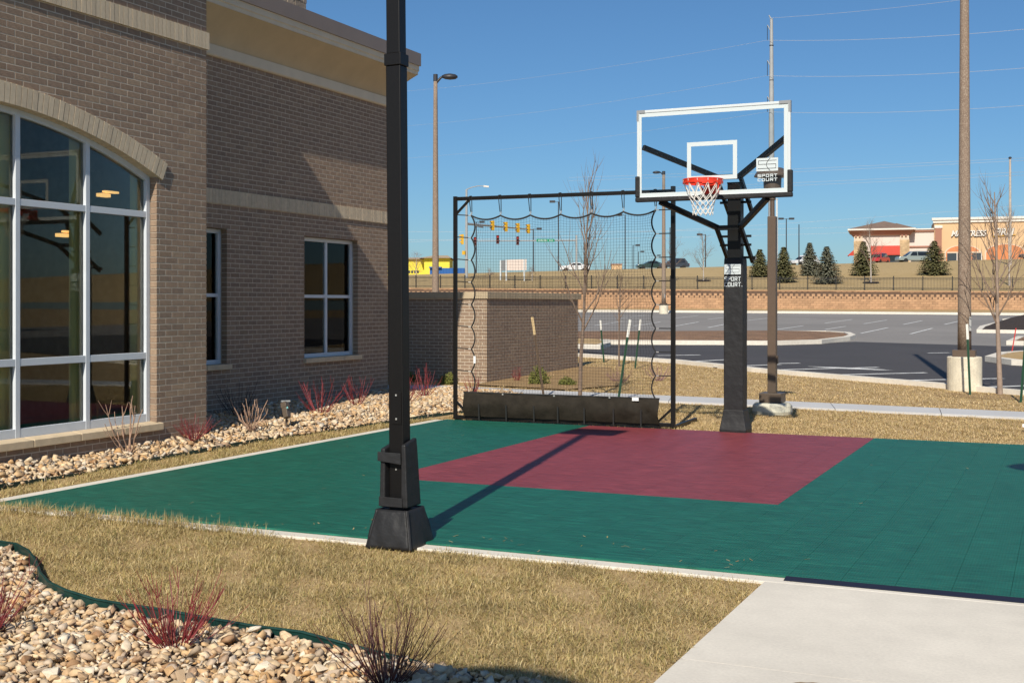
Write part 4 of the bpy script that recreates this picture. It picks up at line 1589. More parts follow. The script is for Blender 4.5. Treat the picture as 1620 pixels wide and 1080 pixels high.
MB().bar(NP(0, 0), NP(0, NZ), 0.05, 0.05, up=nn).build('frame_post', M['black_paint'], reb, bevel=0.004)
MB().bar(NP(NW, 0), NP(NW, NZ + 0.03), 0.055, 0.055, up=nn).build('frame_post', M['black_paint'], reb, bevel=0.004)
MB().bar(NP(0.026, NZ - 0.035), NP(NW - 0.028, NZ - 0.035), 0.05, 0.05).build('top_bar', M['black_paint'], reb, bevel=0.004)
MB().bar(NP(0.026, 0.03), NP(NW - 0.028, 0.03), 0.05, 0.05).build('bottom_bar', M['black_paint'], reb, bevel=0.004)
for a, sg in ((0, 1), (NW, -1)):
    MB().bar(NP(a + sg * 0.02, NZ - 0.24), NP(a + sg * 0.22, NZ - 0.05), 0.03, 0.03, up=nn).build('brace', M['black_paint'], reb)
    MB().bar(NP(a + sg * 0.02, 0.24), NP(a + sg * 0.22, 0.05), 0.03, 0.03, up=nn).build('brace', M['black_paint'], reb)
# feet run back onto the grass
for a in (0.0, NW):
    MB().bar(NP(a, 0.0, 0.03), NP(a, 0.0, 1.25), 0.045, 0.045).build('rear_foot', M['black_paint'], reb)
# net edge: points where cords pull it out, sagging between
nt_, ns_ = 7, 8
Lm, Rm, Tm, Bm = 0.245, NW - 0.235, NZ - 0.275, 0.36


def sag(t, n):
    f = (t * n) % 1.0
    return 4 * f * (1 - f)


def net_pt(s, t):                                  # s across 0..1, t up 0..1; the scallops of the edge fade inwards
    ex = max(0.0, 1 - min(s, 1 - s) / 0.10) ** 1.5
    ey = max(0.0, 1 - (1 - t) / 0.10) ** 1.5
    d = 0.055 * sag(t, ns_) * ex
    left, right = Lm, Rm
    a = left + (right - left) * s + (d if s < 0.5 else -d) + (0.02 * math.sin(PI * s) * 0)
    h = Bm + (Tm - Bm) * t - 0.055 * sag(s, nt_ - 1) * ey - 0.02 * math.sin(PI * s) * t
    return NP(a, h, 0.02 * math.sin(PI * s) * math.sin(PI * t))


nc, nr = 64, 62
net = MB()
rc = 0.0014
for i in range(nc + 1):
    pts = [net_pt(i / nc, t / 64) for t in range(65)]
    net.tube(pts, rc, 3, cap=False)
for j in range(nr + 1):
    pts = [net_pt(s / 48, j / nr) for s in range(49)]
    net.tube(pts, rc, 3, cap=False)
tag(net.build('net_mesh', M['net'], reb), kind='stuff')
rope = [net_pt(0, t / 64) for t in range(0, 65)]
MB().tube(rope, 0.011, 6).build('edge_rope', M['net'], reb, smooth=True)
MB().tube([net_pt(1, t / 64) for t in range(65)], 0.011, 6).build('edge_rope', M['net'], reb, smooth=True)
MB().tube([net_pt(s / 72, 1) for s in range(73)], 0.012, 6).build('edge_rope', M['net'], reb, smooth=True)
for i in range(nt_):
    s = i / (nt_ - 1)
    e = net_pt(s, 1)
    a = (e - NP(0, e.z)).dot(nd) if False else (Vector((e.x, e.y, 0)) - NA).dot(nd)
    top = NP(a + 0.015 * rnd.uniform(-1, 1), NZ - 0.01)
    b = MB()
    for d in (-0.018, 0.018):
        b.tube([NP(a + d, NZ - 0.008, -0.03), NP(a + d * 0.9, NZ - 0.10, -0.02), NP(a + d * 0.5, e.z + 0.05)], 0.006, 5)
    b.tube([NP(a - 0.018, NZ - 0.008, -0.03), NP(a, NZ - 0.002, 0.0), NP(a + 0.018, NZ - 0.008, -0.03)], 0.006, 5)
    bo = b.build('bungee', M['net'], reb)
    h = MB().tube([(e.x, e.y, e.z + 0.055), (e.x + 0.012, e.y, e.z + 0.035), (e.x, e.y, e.z + 0.012), (e.x - 0.012, e.y, e.z + 0.03)], 0.007, 5)
    h.build('hook', M['chrome'], bo)
for side in (0, 1):
    for j in range(ns_ + 1):
        t = j / ns_
        if j == 0:
            continue
        e = net_pt(side, t)
        a = 0.0 if side == 0 else NW
        q = NP(a, e.z + (0.02 if side == 0 else 0.0))
        b = MB().tube([NP(a - 0.03, q.z), NP(a + 0.03, q.z - 0.0)], 0.008, 5).tube([q, q + (Vector(e) - q) * 0.82], 0.0075, 5)
        bo = b.build('bungee', M['net'], reb)
        k = q + (Vector(e) - q) * 0.82
        MB().tube([k, k + (Vector(e) - k) * 0.6, e], 0.007, 5).build('hook', M['chrome'], bo)
# cloth skirt in front of the bottom bar: wrinkled sheet with grommets
skt = MB()
ca, cb = 40, 6
for j in range(cb + 1):
    t = j / cb
    for i in range(ca + 1):
        s = i / ca
        a = 0.16 + (NW - 0.33) * s
        h = 0.055 + 0.325 * t - 0.012 * s
        d = -0.06 - 0.05 * math.sin(PI * t) + 0.010 * math.sin(s * 41 + t * 3) + 0.012 * math.sin(s * 17 - t * 5) * math.sin(PI * t)
        if s > 0.86:
            d += 0.03 * math.sin((s - 0.86) * 60 + t * 7) * math.sin(PI * t)
        p = NP(a, h, d)
        skt.v.append(tuple(p))
for j in range(cb):
    for i in range(ca):
        k = ca + 1
        skt.f.append((j * k + i, j * k + i + 1, (j + 1) * k + i + 1, (j + 1) * k + i))
so = skt.build('skirt', M['black_mesh'], reb, smooth=True)
MB().tube([NP(0.15, 0.385, -0.055), NP(NW - 0.17, 0.373, -0.055)], 0.012, 6).build('skirt_hem', M['net'], so)
for s in (0.24, 0.48, 0.73):
    p = NP(NW * s, 0.372, -0.075)
    MB().box(p.x - 0.01, p.x + 0.01, p.y - 0.006, p.y + 0.006, p.z - 0.01, p.z + 0.01).build('grommet', M['chrome'], so)
for s in (0.13, 0.26, 0.39, 0.5, 0.62, 0.75, 0.87):
    a0, a1 = NP(NW * s, 0.01, -0.10), NP(NW * s + 0.01, 0.23, -0.135)
    MB().bar(a0, a1, 0.012, 0.02, up=nd).build('tie_strap', M['net'], so)
p = NP(NW * 0.845, 0.362, -0.09)
MB().box(p.x - 0.045, p.x + 0.045, p.y - 0.004, p.y + 0.004, p.z - 0.022, p.z + 0.022).build('care_label', M['paper'], so)
p = net_pt(0, 0.2)
MB().box(p.x - 0.012, p.x + 0.022, p.y - 0.02, p.y - 0.012, p.z - 0.07, p.z + 0.03).build('care_label', M['paper'], reb)

# ------------------------------------------------------------------ path lamp with flared hat behind the hoop
def path_lamp(u, v, label, zscale=1.0, hat=0.27, group=None):
    t = thing('path_lamp', label, 'lamp post', (u, v, -0.03), group)
    fb = MB().lathe([(0.28, -0.03), (0.30, 0.02), (0.29, 0.10), (0.25, 0.14), (0.1, 0.145)], u, v, 40).build('footing', M['base_conc'], t)
    MB().box(u - 0.165, u + 0.165, v - 0.165, v + 0.165, 0.146, 0.29).build('base_cover', M['bronze'], t, bevel=0.008)
    top = 2.92 * zscale
    MB().box(u - 0.062, u + 0.062, v - 0.062, v + 0.062, 0.29, top).build('post', M['bronze'], t, bevel=0.006)
    MB().lathe([(0.034, top), (0.034, top + 0.24), (0.05, top + 0.25), (0.05, top + 0.31)], u, v, 16).build('neck', M['bronze'], t, smooth=False)
    b = top + 0.31
    lh = MB().lathe([(0.06, b), (0.125, b + 0.02), (0.135, b + 0.27), (0.09, b + 0.28)], u, v, 24).build('lamp_body', M['bronze'], t)
    MB().lathe([(0.10, b + 0.275), (hat * 1.0, b + 0.285), (hat, b + 0.30), (hat * 0.86, b + 0.36), (hat * 0.55, b + 0.41), (0.05, b + 0.43)], u, v, 32).build('hat', M['bronze'], lh)
    bx = MB().box(u + 0.062, u + 0.085, v - 0.03, v + 0.03, 0.72, 0.84).build('switch_box', M['bronze'], t)
    return t


path_lamp(-4.02, 18.17, 'bronze path lamp with flared hat on round concrete footing behind the hoop')
path_lamp(0.97, 6.48, 'added unseen lamp post right of the picture, shaped to cast the round shadow', 1.60, 0.30)  # out of view, put in to cast the round shadow on the court
path_lamp(-0.95, -2.2, 'added unseen lamp post behind the viewer, shading part of the stone bed', 1.62, 0.52)  # out of view, put in to cast the shade patch on the stones

# ------------------------------------------------------------------ speckled parking-lot poles
def aggregate_pole(u, v, z, hgt, r0, r1, label, base=True, arm_dir=None, conc=0.62):
    t = thing('parking_lot_light_pole', label, 'light pole', (u, v, z))
    z0 = z
    if base:
        MB().lathe([(0.315, z - 0.05), (0.315, z + conc - 0.015), (0.30, z + conc)], u, v, 32).build('concrete_base', M['base_conc'], t)
        for dz in (0.24, 0.44):
            MB().lathe([(0.3155, z + dz), (0.3172, z + dz + 0.003), (0.3155, z + dz + 0.006)], u, v, 32).build('form_line', M['base_conc'], t)
        MB().box(u - 0.2, u + 0.2, v - 0.2, v + 0.2, z + conc, z + conc + 0.13).build('base_cover', M['bronze'], t)
        z0 = z + conc + 0.13
    n = 12
    prof = [(r0 + (r1 - r0) * i / n, z0 + (z + hgt - z0) * i / n) for i in range(n + 1)]
    sh = MB().lathe(prof, u, v, 24).build('shaft', M['aggregate'], t, smooth=True)
    if base:
        MB().box(u + 0.09, u + 0.13, v - 0.13, v - 0.09, z0 + 0.36, z0 + 0.62).build('sign_strip', M['galv'], t)
    if arm_dir:
        a = Vector(arm_dir).normalized()
        top = z + hgt
        MB().lathe([(r1 * 1.15, top - 0.02), (r1 * 1.15, top + 0.22)], u, v, 12).build('tenon', M['pole_dark'], t)
        P = lambda d, h: (u + a.x * d * 0.72, v + a.y * d * 0.72, top + h * 0.85)
        MB().tube([P(0, -0.12), P(0.12, 0.0), P(0.25, 0.12), P(0.42, 0.2)], [0.05, 0.045, 0.04, 0.035], 8).build('arm', M['pole_dark'], t, smooth=True)
        hd = MB()
        sd = Vector((-a.y, a.x, 0))
        secs = [(0.30, 0.06, 0.13, 0.20), (0.45, 0.16, 0.08, 0.25), (0.70, 0.2, 0.06, 0.27), (0.95, 0.17, 0.08, 0.24), (1.06, 0.06, 0.13, 0.19)]
        for d, w, lo, hi in secs:
            for sx, hz in ((-1, lo + .04), (-.6, lo), (.6, lo), (1, lo + .04), (.6, hi), (-.6, hi)):
                q = Vector(P(d, hz)) + sd * sx * w
                hd.v.append(tuple(q))
        for i in range(len(secs) - 1):
            for j in range(6):
                hd.f.append((i * 6 + j, i * 6 + (j + 1) % 6, (i + 1) * 6 + (j + 1) % 6, (i + 1) * 6 + j))
        hd.f += [(5, 4, 3, 2, 1, 0), tuple((len(secs) - 1) * 6 + j for j in range(6))]
        hd.build('lamp_head', M['pole_dark'], t, smooth=True)
    return t


aggregate_pole(-1.78, 24.52, 0.0, 9.6, 0.125, 0.065, 'speckled concrete light pole on a round concrete base beside the dark lane')
u, v = W(689, 42)
aggregate_pole(u, v, plane_h(42), HH(128, 42) - plane_h(42), 0.125, 0.068, 'speckled light pole with curved lamp head rising behind the brick enclosure', True, (c_, s_, 0))
u, v = W(1050, 84)
aggregate_pole(u, v, plane_h(84), HH(276, 84) - plane_h(84), 0.15, 0.10, 'pale slim light pole on a white base at the far car park edge', True, (-c_, -s_, 0), 0.6)
# ------------------------------------------------------------------ stones: convex chips scattered in the beds
def chip_variants(n):
    out = []
    for k in range(n):
        bm = bmesh.new()
        for i in range(11):
            d = Vector((rnd.gauss(0, 1), rnd.gauss(0, 1), rnd.gauss(0, 1))).normalized()
            d = d * (0.85 + 0.3 * rnd.random())
            bm.verts.new((d.x * 1.15, d.y * (0.75 + 0.2 * rnd.random()), d.z * 0.55))
        r = bmesh.ops.convex_hull(bm, input=bm.verts)
        bmesh.ops.delete(bm, geom=[g for g in r['geom_interior'] if isinstance(g, bmesh.types.BMVert)], context='VERTS')
        bmesh.ops.bevel(bm, geom=bm.edges[:], offset=0.06, segments=1, affect='EDGES') if k < n // 4 else None
        bmesh.ops.triangulate(bm, faces=bm.faces[:])
        bm.verts.ensure_lookup_table()
        bm.verts.index_update()
        V = np.array([p.co[:] for p in bm.verts], np.float32)
        Fc = np.array([[q.index for q in f.verts] for f in bm.faces], np.int32)
        out.append((V, Fc))
        bm.free()
    return out


VAR = chip_variants(28)


def inside(poly, x, y):
    r = np.zeros(len(x), bool)
    n = len(poly)
    for i in range(n):
        x0, y0 = poly[i]
        x1, y1 = poly[(i + 1) % n]
        cnd = ((y0 > y) != (y1 > y)) & (x < (x1 - x0) * (y - y0) / ((y1 - y0) + 1e-12) + x0)
        r ^= cnd
    return r


def rot_mats(n, tilt):
    a = rng.uniform(0, 2 * PI, n)
    b = rng.normal(0, tilt, n)
    g = rng.normal(0, tilt, n)
    ca, sa, cb, sb, cg, sg = np.cos(a), np.sin(a), np.cos(b), np.sin(b), np.cos(g), np.sin(g)
    R = np.zeros((n, 3, 3), np.float32)
    R[:, 0, 0] = ca * cb
    R[:, 0, 1] = ca * sb * sg - sa * cg
    R[:, 0, 2] = ca * sb * cg + sa * sg
    R[:, 1, 0] = sa * cb
    R[:, 1, 1] = sa * sb * sg + ca * cg
    R[:, 1, 2] = sa * sb * cg - ca * sg
    R[:, 2, 0] = -sb
    R[:, 2, 1] = cb * sg
    R[:, 2, 2] = cb * cg
    return R


def scatter_stones(parent, pts, size, spread, lim, simple):
    """pts (n,3); the `lim` stones nearest the camera become objects, the rest one mesh"""
    n = len(pts)
    sz = size * np.clip(np.exp(rng.normal(0, spread * 1.25, n)), 0.45, 1.7).astype(np.float32)
    R = rot_mats(n, 0.45)
    vi = rng.integers(len(VAR) // 2 if simple else 0, len(VAR), n)
    _, D = XD(pts[:, 0], pts[:, 1])
    score = D - sz * 25
    order = np.argsort(score)
    single = set(order[:lim].tolist())
    if lim:
        me = []
        for V, Fc in VAR:
            mesh = bpy.data.meshes.new('stone')
            mesh.from_pydata(V.tolist(), [], Fc.tolist())
            mesh.materials.append(M['stone'])
            me.append(mesh)
        for i in single:
            o = bpy.data.objects.new('stone', me[vi[i]])
            COL.objects.link(o)
            o.parent = parent
            mt = Matrix([list(map(float, r)) + [0] for r in R[i]] + [[0, 0, 0, 1]])
            o.matrix_local = Matrix.Translation(Vector(pts[i].tolist()) - ORG[parent.name]) @ mt @ Matrix.Scale(float(sz[i]), 4)
    VV, FF, base = [], [], 0
    keep = np.array([i not in single for i in range(n)])
    for k, (V, Fc) in enumerate(VAR):
        ids = np.where((vi == k) & keep)[0]
        if len(ids) == 0:
            continue
        P = np.einsum('nij,vj->nvi', R[ids], V) * sz[ids, None, None] + pts[ids][:, None, :]
        VV.append(P.reshape(-1, 3))
        f = Fc[None] + (np.arange(len(ids)) * len(V))[:, None, None] + base
        FF.append(f.reshape(-1, 3))
        base += len(ids) * len(V)
    o = np_mesh('stones', np.concatenate(VV), None, M['stone'], parent, np.concatenate(FF))
    tag(o, kind='stuff')


def jitter_grid(u0, u1, v0, v1, sp, jit=0.6):
    a = np.arange(u0, u1, sp)
    b = np.arange(v0, v1, sp)
    A, B = np.meshgrid(a, b)
    A = A.ravel() + rng.uniform(-jit, jit, A.size) * sp
    B = B.ravel() + rng.uniform(-jit, jit, B.size) * sp
    return A, B


EDGE = [(-8.4, 6.12), (-7.6, 6.10), (-6.9, 6.06), (-6.49, 5.97), (-6.29, 5.92), (-6.03, 5.78), (-5.78, 5.60), (-5.50, 5.36), (-5.24, 5.17), (-5.03, 5.08), (-4.75, 5.01), (-4.50, 4.975), (-4.24, 4.95), (-3.97, 4.935), (-3.65, 4.92), (-3.35, 4.90), (-3.04, 4.87), (-2.64, 4.88), (-2.30, 4.82), (-2.04, 4.80), (-1.80, 4.76), (-1.66, 4.72)]


def near_bed():
    ring = EDGE + [(-1.655, 1.0), (-8.4, 1.0)]
    root = thing('near_stone_bed', None, None, (-4, 4, 0))
    struct(root)
    MB().prism([(x, y) for x, y in ring[::-1]], -0.2, -0.028).build('bed_soil', M['soil'], root)
    for lay, (sp, z, sz) in enumerate(((0.033, -0.012, 0.021), (0.045, 0.003, 0.0245))):
        A, B = jitter_grid(-7.6, -1.66, 3.4, 6.1, sp)
        k = inside(ring, A, B + 0.03)
        X, D = XD(A, B)
        k &= (D > 4.7) & (np.abs(F * X / D) < 860) & (A < -1.7)
        A, B = A[k], B[k]
        P = np.stack([A, B, z + rng.uniform(-0.012, 0.012, len(A)) + 0.012 * np.sin(A * 3.1) * np.sin(B * 4.3)], 1).astype(np.float32)
        scatter_stones(root, P, sz, 0.36, 300 if lay == 1 else 0, False)
    # green plastic edging with a rolled top
    ed = thing('lawn_edging', 'curved dark green plastic edging between near stone bed and lawn', 'edging', (-4.5, 4.98, -0.05))
    m = MB()
    o1, o2 = offset_line(EDGE, 0.0), offset_line(EDGE, -0.008)
    wv = [0.006 * math.sin(i * 1.7) - 0.06 * max(0.0, min(1.0, (EDGE[i][0] + 3.3) / 0.6)) for i in range(len(EDGE))]
    n = len(EDGE)
    for i in range(n - 1):
        a, b, c, d = o2[i], o2[i + 1], o1[i + 1], o1[i]
        m.hexa([(*a, -0.1), (*b, -0.1), (*c, -0.1), (*d, -0.1)], [(*a, 0.030 + wv[i]), (*b, 0.030 + wv[i + 1]), (*c, 0.030 + wv[i + 1]), (*d, 0.030 + wv[i])])
    m.build('strip', M['edging'], ed)
    MB().tube([(p[0], p[1], 0.032 + wv[i]) for i, p in enumerate(offset_line(EDGE, -0.003))], 0.0085, 6).build('rolled_top', M['edging'], ed, smooth=True)


near_bed()

BFR = [(-8.60, 4.5), (-8.60, 7.9), (-8.66, 9.1), (-8.72, 10.1), (-8.74, 11.8), (-8.70, 13.05), (-8.55, 14.3), (-8.42, 15.5), (-8.30, 16.8), (-8.3, 18.2), (-8.5, 19.35)]


def bed_h(u, v):
    fr = np.interp(v, [p[1] for p in BFR], [p[0] for p in BFR])
    return 0.11 * np.clip((fr - u) / 0.55, 0, 1) + 0.02 * np.sin(u * 5 + v * 2) * np.clip((fr - u) / 0.3, 0, 1)


def far_bed():
    root = thing('wall_stone_bed', None, None, (-9, 12, 0))
    struct(root)
    m = MB()
    vs_ = list(np.arange(4.5, 19.4, 0.5))
    for v in vs_:
        f = float(np.interp(v, [p[1] for p in BFR], [p[0] for p in BFR]))
        back = U1 if v < V1 - 0.1 else U2 - 0.1
        if v > V2:
            back = -10.9 + (v - V2) * 0.9
        for k, t in enumerate((0, 0.25, 0.5, 1.0)):
            u = f - min(0.6, f - back) * t if k < 3 else back
            m.v.append((u, v, float(bed_h(u, v)) - 0.04))
    for i in range(len(vs_) - 1):
        for k in range(3):
            a = i * 4 + k
            m.f.append((a, a + 1, a + 5, a + 4))
    m.build('bed_soil', M['soil'], root, smooth=True)
    ring = BFR + [(-10.2, 19.35), (-10.8, V2), (U2, V2), (U2, V1), (U1, V1), (U1, 4.5)]
    for sp, z, sz in ((0.046, -0.012, 0.028), (0.066, 0.004, 0.033)):
        A, B = jitter_grid(-10.8, -8.2, 7.3, 19.4, sp)
        k = inside(ring, A, B)
        A, B = A[k], B[k]
        P = np.stack([A, B, bed_h(A, B) + z + rng.uniform(-0.012, 0.012, len(A))], 1).astype(np.float32)
        scatter_stones(root, P, sz, 0.34, 0, True)
    e = MB()
    ed = thing('lawn_edging', 'thin dark edging between grass strip and stone bed along the brick wall', 'edging', (-8.7, 12, -0.03))
    q1, q2 = offset_line(BFR, 0.0), offset_line(BFR, -0.008)
    for i in range(len(BFR) - 1):
        w0, w1 = 0.0 + 0.022 * math.sin(i * 2.1), 0.0 + 0.022 * math.sin((i + 1) * 2.1)
        a, b, c, d = q1[i], q1[i + 1], q2[i + 1], q2[i]
        e.hexa([(*d, -0.08), (*c, -0.08), (*b, -0.08), (*a, -0.08)], [(*d, w0), (*c, w1), (*b, w1), (*a, w0)])
    e.build('strip', M['edging'], ed)


far_bed()


# ------------------------------------------------------------------ grass blades
def grass(name, polys, dens, length, width, holes=(), zfn=None, lean=1.22, mkey='grass'):
    VV, QQ, TT, base = [], [], [], 0
    for poly in polys:
        xs, ys = [p[0] for p in poly], [p[1] for p in poly]
        n = int((max(xs) - min(xs)) * (max(ys) - min(ys)) * dens)
        x, y = rng.uniform(min(xs), max(xs), n), rng.uniform(min(ys), max(ys), n)
        k = inside(poly, x, y)
        for hc in holes:
            k &= (np.abs(x - hc[0]) > hc[2]) | (np.abs(y - hc[1]) > hc[2])
        X, D = XD(x, y)
        k &= (D > 4.4) & (np.abs(F * X / np.maximum(D, 0.1)) < 900)
        # thin and thick patches
        pn = np.sin(x * 5.1 + 1.3 * np.sin(y * 3.7)) * np.sin(y * 6.3 + 1.7 * np.sin(x * 2.9)) + 0.5 * np.sin(x * 13.7 + y * 9.1)
        k &= rng.uniform(0, 1, n) < 0.85 + 0.12 * pn
        x, y, pn = x[k], y[k], pn[k]
        n = len(x)
        L = length * (0.55 + 0.75 * rng.random(n)) * (1 + 0.10 * pn)
        a = rng.uniform(0, 2 * PI, n) + 1.2 * np.sin(x * 3.1 + 2 * y)
        ln = np.clip(rng.normal(lean, 0.40, n), 0.1, 1.55)
        dx, dy = np.cos(a), np.sin(a)
        w = width * (0.7 + 0.6 * rng.random(n))
        tw = a + PI / 2 + rng.normal(0, 0.5, n)
        wx, wy = np.cos(tw) * w / 2, np.sin(tw) * w / 2
        z0 = (np.array([zfn(p, q) for p, q in zip(x, y)]) if zfn else 0.0) - 0.036 + 0.006 * pn
        h1, o1 = L * 0.55 * np.cos(ln * 0.85), L * 0.55 * np.sin(ln * 0.85)
        h2, o2 = h1 + L * 0.45 * np.cos(np.minimum(ln * 1.25, 1.7)), o1 + L * 0.45 * np.sin(np.minimum(ln * 1.25, 1.7))
        P = np.empty((n, 5, 3), np.float32)
        P[:, 0] = np.stack([x - wx, y - wy, z0 + 0 * x], 1)
        P[:, 1] = np.stack([x + wx, y + wy, z0 + 0 * x], 1)
        P[:, 2] = np.stack([x + dx * o1 + wx * .85, y + dy * o1 + wy * .85, z0 + h1], 1)
        P[:, 3] = np.stack([x + dx * o1 - wx * .85, y + dy * o1 - wy * .85, z0 + h1], 1)
        P[:, 4] = np.stack([x + dx * o2, y + dy * o2, z0 + h2], 1)
        VV.append(P.reshape(-1, 3))
        b = np.arange(n)[:, None] * 5 + base
        QQ.append(b + np.array([[0, 1, 2, 3]]))
        TT.append(b + np.array([[3, 2, 4]]))
        base += 5 * n
    o = np_mesh(name, np.concatenate(VV), np.concatenate(QQ), M[mkey], None, np.concatenate(TT))
    return o


lawn_ring = [(p[0], p[1] + 0.02) for p in EDGE] + [(-1.63, 4.72), (-1.63, VN - 0.11), (-3.2, VN - 0.10), (-5.2, VN - 0.09), (-5.6, VN - 0.03), (-6.4, VN - 0.035), (-6.8, VN + 0.01), (-7.4, VN - 0.02), (UL - 0.02, VN - 0.03), (UL - 0.3, VN - 0.1), (-8.4, VN - 0.10)]
tag(grass('lawn_grass', [lawn_ring], 14000, 0.044, 0.0030, holes=[(PU, PV, 0.165)]), 'dormant straw-coloured turf between the near stone bed and the court', 'grass', kind='stuff')
tuft = [(-8.1, VN - 0.2), (-5.0, VN - 0.2), (-5.3, VN - 0.10), (-5.6, VN - 0.045), (-6.0, VN - 0.07), (-6.4, VN - 0.03), (-6.9, VN - 0.05), (-7.3, VN - 0.02), (-7.7, VN - 0.05), (UL, VN - 0.03), (-8.1, VN - 0.06)]
tag(grass('edge_grass', [tuft], 7500, 0.10, 0.0036, lean=0.75), 'longer tufts of dry turf spilling over the near left edge of the court', 'grass', kind='stuff')
strip = [(BFR[i][0] + 0.02, BFR[i][1]) for i in range(len(BFR))]
strip = [p for p in strip if p[1] < 15.2] + [(-8.35, 15.3), (UL - 0.215, 15.3), (UL - 0.215, 6.0), (-8.58, 6.0)]
tag(grass('strip_grass', [strip], 6000, 0.055, 0.0042), 'narrow strip of dry turf along the left side of the court', 'grass', kind='stuff')
back = [(-8.2, 15.25), (5.0, 15.22), (9.0, 15.2), (9, 17.35), (4, 18.05), (-0.57, 18.72), (-3.94, 19.19), (-5.43, 19.4), (-8.4, 19.6), (-8.3, 17.5)]
tag(grass('verge_grass', [back], 4200, 0.045, 0.0048, holes=[(-4.02, 18.17, 0.27), (HU, HV, 0.2)], mkey='grass_far'), 'dry lawn between the court and the sidewalk', 'grass', kind='stuff')
beyond = [(9, 18.5), (4, 19.2), (-0.6, 19.85), (-4.25, 20.36), (-5.68, 20.67), (-8.94, 21.05), (-10.2, 21.3), (-10.5, 22.3), (-10.5, 27.3), (-14.5, 34.0)] + offset_line(KERB, 0.76)[2:9][::-1]
tag(grass('roadside_grass', [beyond], 1300, 0.040, 0.0075, holes=[(-1.72, 24.55, 0.33)], zfn=lambda x, y: plane_h(XD(x, y)[1]), mkey='grass_far'), 'dry lawn between the sidewalk and the car park kerb', 'grass', kind='stuff')


# ------------------------------------------------------------------ shrubs, trees
def stem_shrub(name, u, v, z, h, spread, n, r, mkey, label, group=None, twigs=3, lean=0.0, cane=False):
    m = MB()
    for i in range(n):
        a = 2 * PI * i / n + rnd.uniform(-0.4, 0.4)
        sp = spread * math.sqrt(rnd.random()) * (1.0 if rnd.random() > 0.15 else 1.35)
        hh = h * rnd.uniform(0.55, 1.05) * (1 - 0.35 * sp / max(spread, 1e-3) * rnd.random())
        b = Vector((u + 0.05 * math.cos(a) * rnd.random(), v + 0.05 * math.sin(a) * rnd.random(), z - 0.03))
        tip = Vector((u + sp * math.cos(a) + lean * hh, v + sp * math.sin(a), z + hh))
        mid = b.lerp(tip, 0.45) + Vector((0.10 * sp * math.cos(a), 0.10 * sp * math.sin(a), -0.06 * hh)) + Vector((rnd.uniform(-1, 1), rnd.uniform(-1, 1), 0)) * 0.02
        pts = []
        for k in range(6):
            t = k / 5
            p = b * (1 - t) ** 2 + mid * 2 * t * (1 - t) + tip * t * t
            if cane:
                p = p + Vector((rnd.uniform(-1, 1), rnd.uniform(-1, 1), 0)) * 0.012
            pts.append(p)
        rr = r * rnd.uniform(0.6, 1.15)
        end = 0.55 if cane else 0.3
        m.tube(pts, [rr * (1 - (1 - end) * k / 5) for k in range(6)], 5)
        for _ in range(rnd.randint(0, twigs)):
            k = rnd.randint(2, 4)
            d = (pts[k + 1] - pts[k]).normalized()
            a2 = rnd.uniform(0, 2 * PI)
            e = pts[k] + d * hh * 0.30 + Vector((math.cos(a2), math.sin(a2), 0.3)) * hh * 0.14
            m.tube([pts[k], pts[k].lerp(e, 0.5) + Vector((0, 0, -0.01)), e], [rr * 0.55, rr * 0.45, rr * 0.3], 4)
    o = m.build(name, M[mkey], None, org=(u, v, z))
    return tag(o, label, 'shrub', group)


GR = 'leafless red-twig shrubs'
stem_shrub('dogwood_shrub', -3.82, 4.54, 0.0, 0.37, 0.27, 64, 0.0036, 'dogwood', 'bright red leafless shrub in the near stone bed, right beside the green edging', GR)
stem_shrub('dogwood_shrub', -4.83, 4.36, 0.0, 0.35, 0.27, 50, 0.0035, 'dogwood', 'red leafless shrub cut by the left picture edge in the near stone bed', GR)
stem_shrub('dogwood_shrub', -2.63, 4.48, 0.0, 0.38, 0.28, 56, 0.0034, 'dogwood_dark', 'dark maroon leafless shrub at the bottom edge, in the shade patch', GR)
stem_shrub('dogwood_shrub', -8.98, 11.0, 0.10, 0.26, 0.26, 44, 0.004, 'dogwood', 'low fine-stemmed reddish shrub at the corner of the front brick wall', GR)
stem_shrub('dogwood_shrub', -9.30, 14.05, 0.11, 0.55, 0.34, 20, 0.0065, 'dogwood', 'pink-red leafless shrub beside the small spotlight, against the shaded wall', GR)
stem_shrub('dogwood_shrub', -9.50, 15.30, 0.11, 0.46, 0.30, 17, 0.0065, 'dogwood', 'thin reddish shrub near the far end of the shaded brick wall', GR)
stem_shrub('dogwood_shrub', -9.45, 17.30, 0.11, 0.55, 0.30, 17, 0.0075, 'dogwood', 'red leafless shrub just right of the black light pole, before the enclosure', GR)
stem_shrub('dogwood_shrub', -9.25, 16.35, 0.11, 0.42, 0.25, 14, 0.0065, 'dogwood', 'small reddish shrub half hidden behind the black light pole', GR)
stem_shrub('dogwood_shrub', -9.0, 18.1, 0.10, 0.50, 0.22, 13, 0.0075, 'dogwood', 'red shrub seen through the left edge of the rebound net', GR)
stem_shrub('cane_shrub', -9.0, 9.95, 0.06, 0.62, 0.24, 9, 0.009, 'cane', 'tan pruned cane shrub in front of the arched window sill', 'pruned tan shrubs', 3, cane=True)
stem_shrub('cane_shrub', -9.08, 12.2, 0.10, 0.40, 0.26, 17, 0.009, 'cane', 'tan pruned cane shrub at the edge of the wall shadow', 'pruned tan shrubs', 2, cane=True)
stem_shrub('cane_shrub', -9.95, 13.1, 0.11, 0.50, 0.32, 26, 0.006, 'dark_cane', 'dark leafless shrub standing in the shade under the left small window', None, 1)


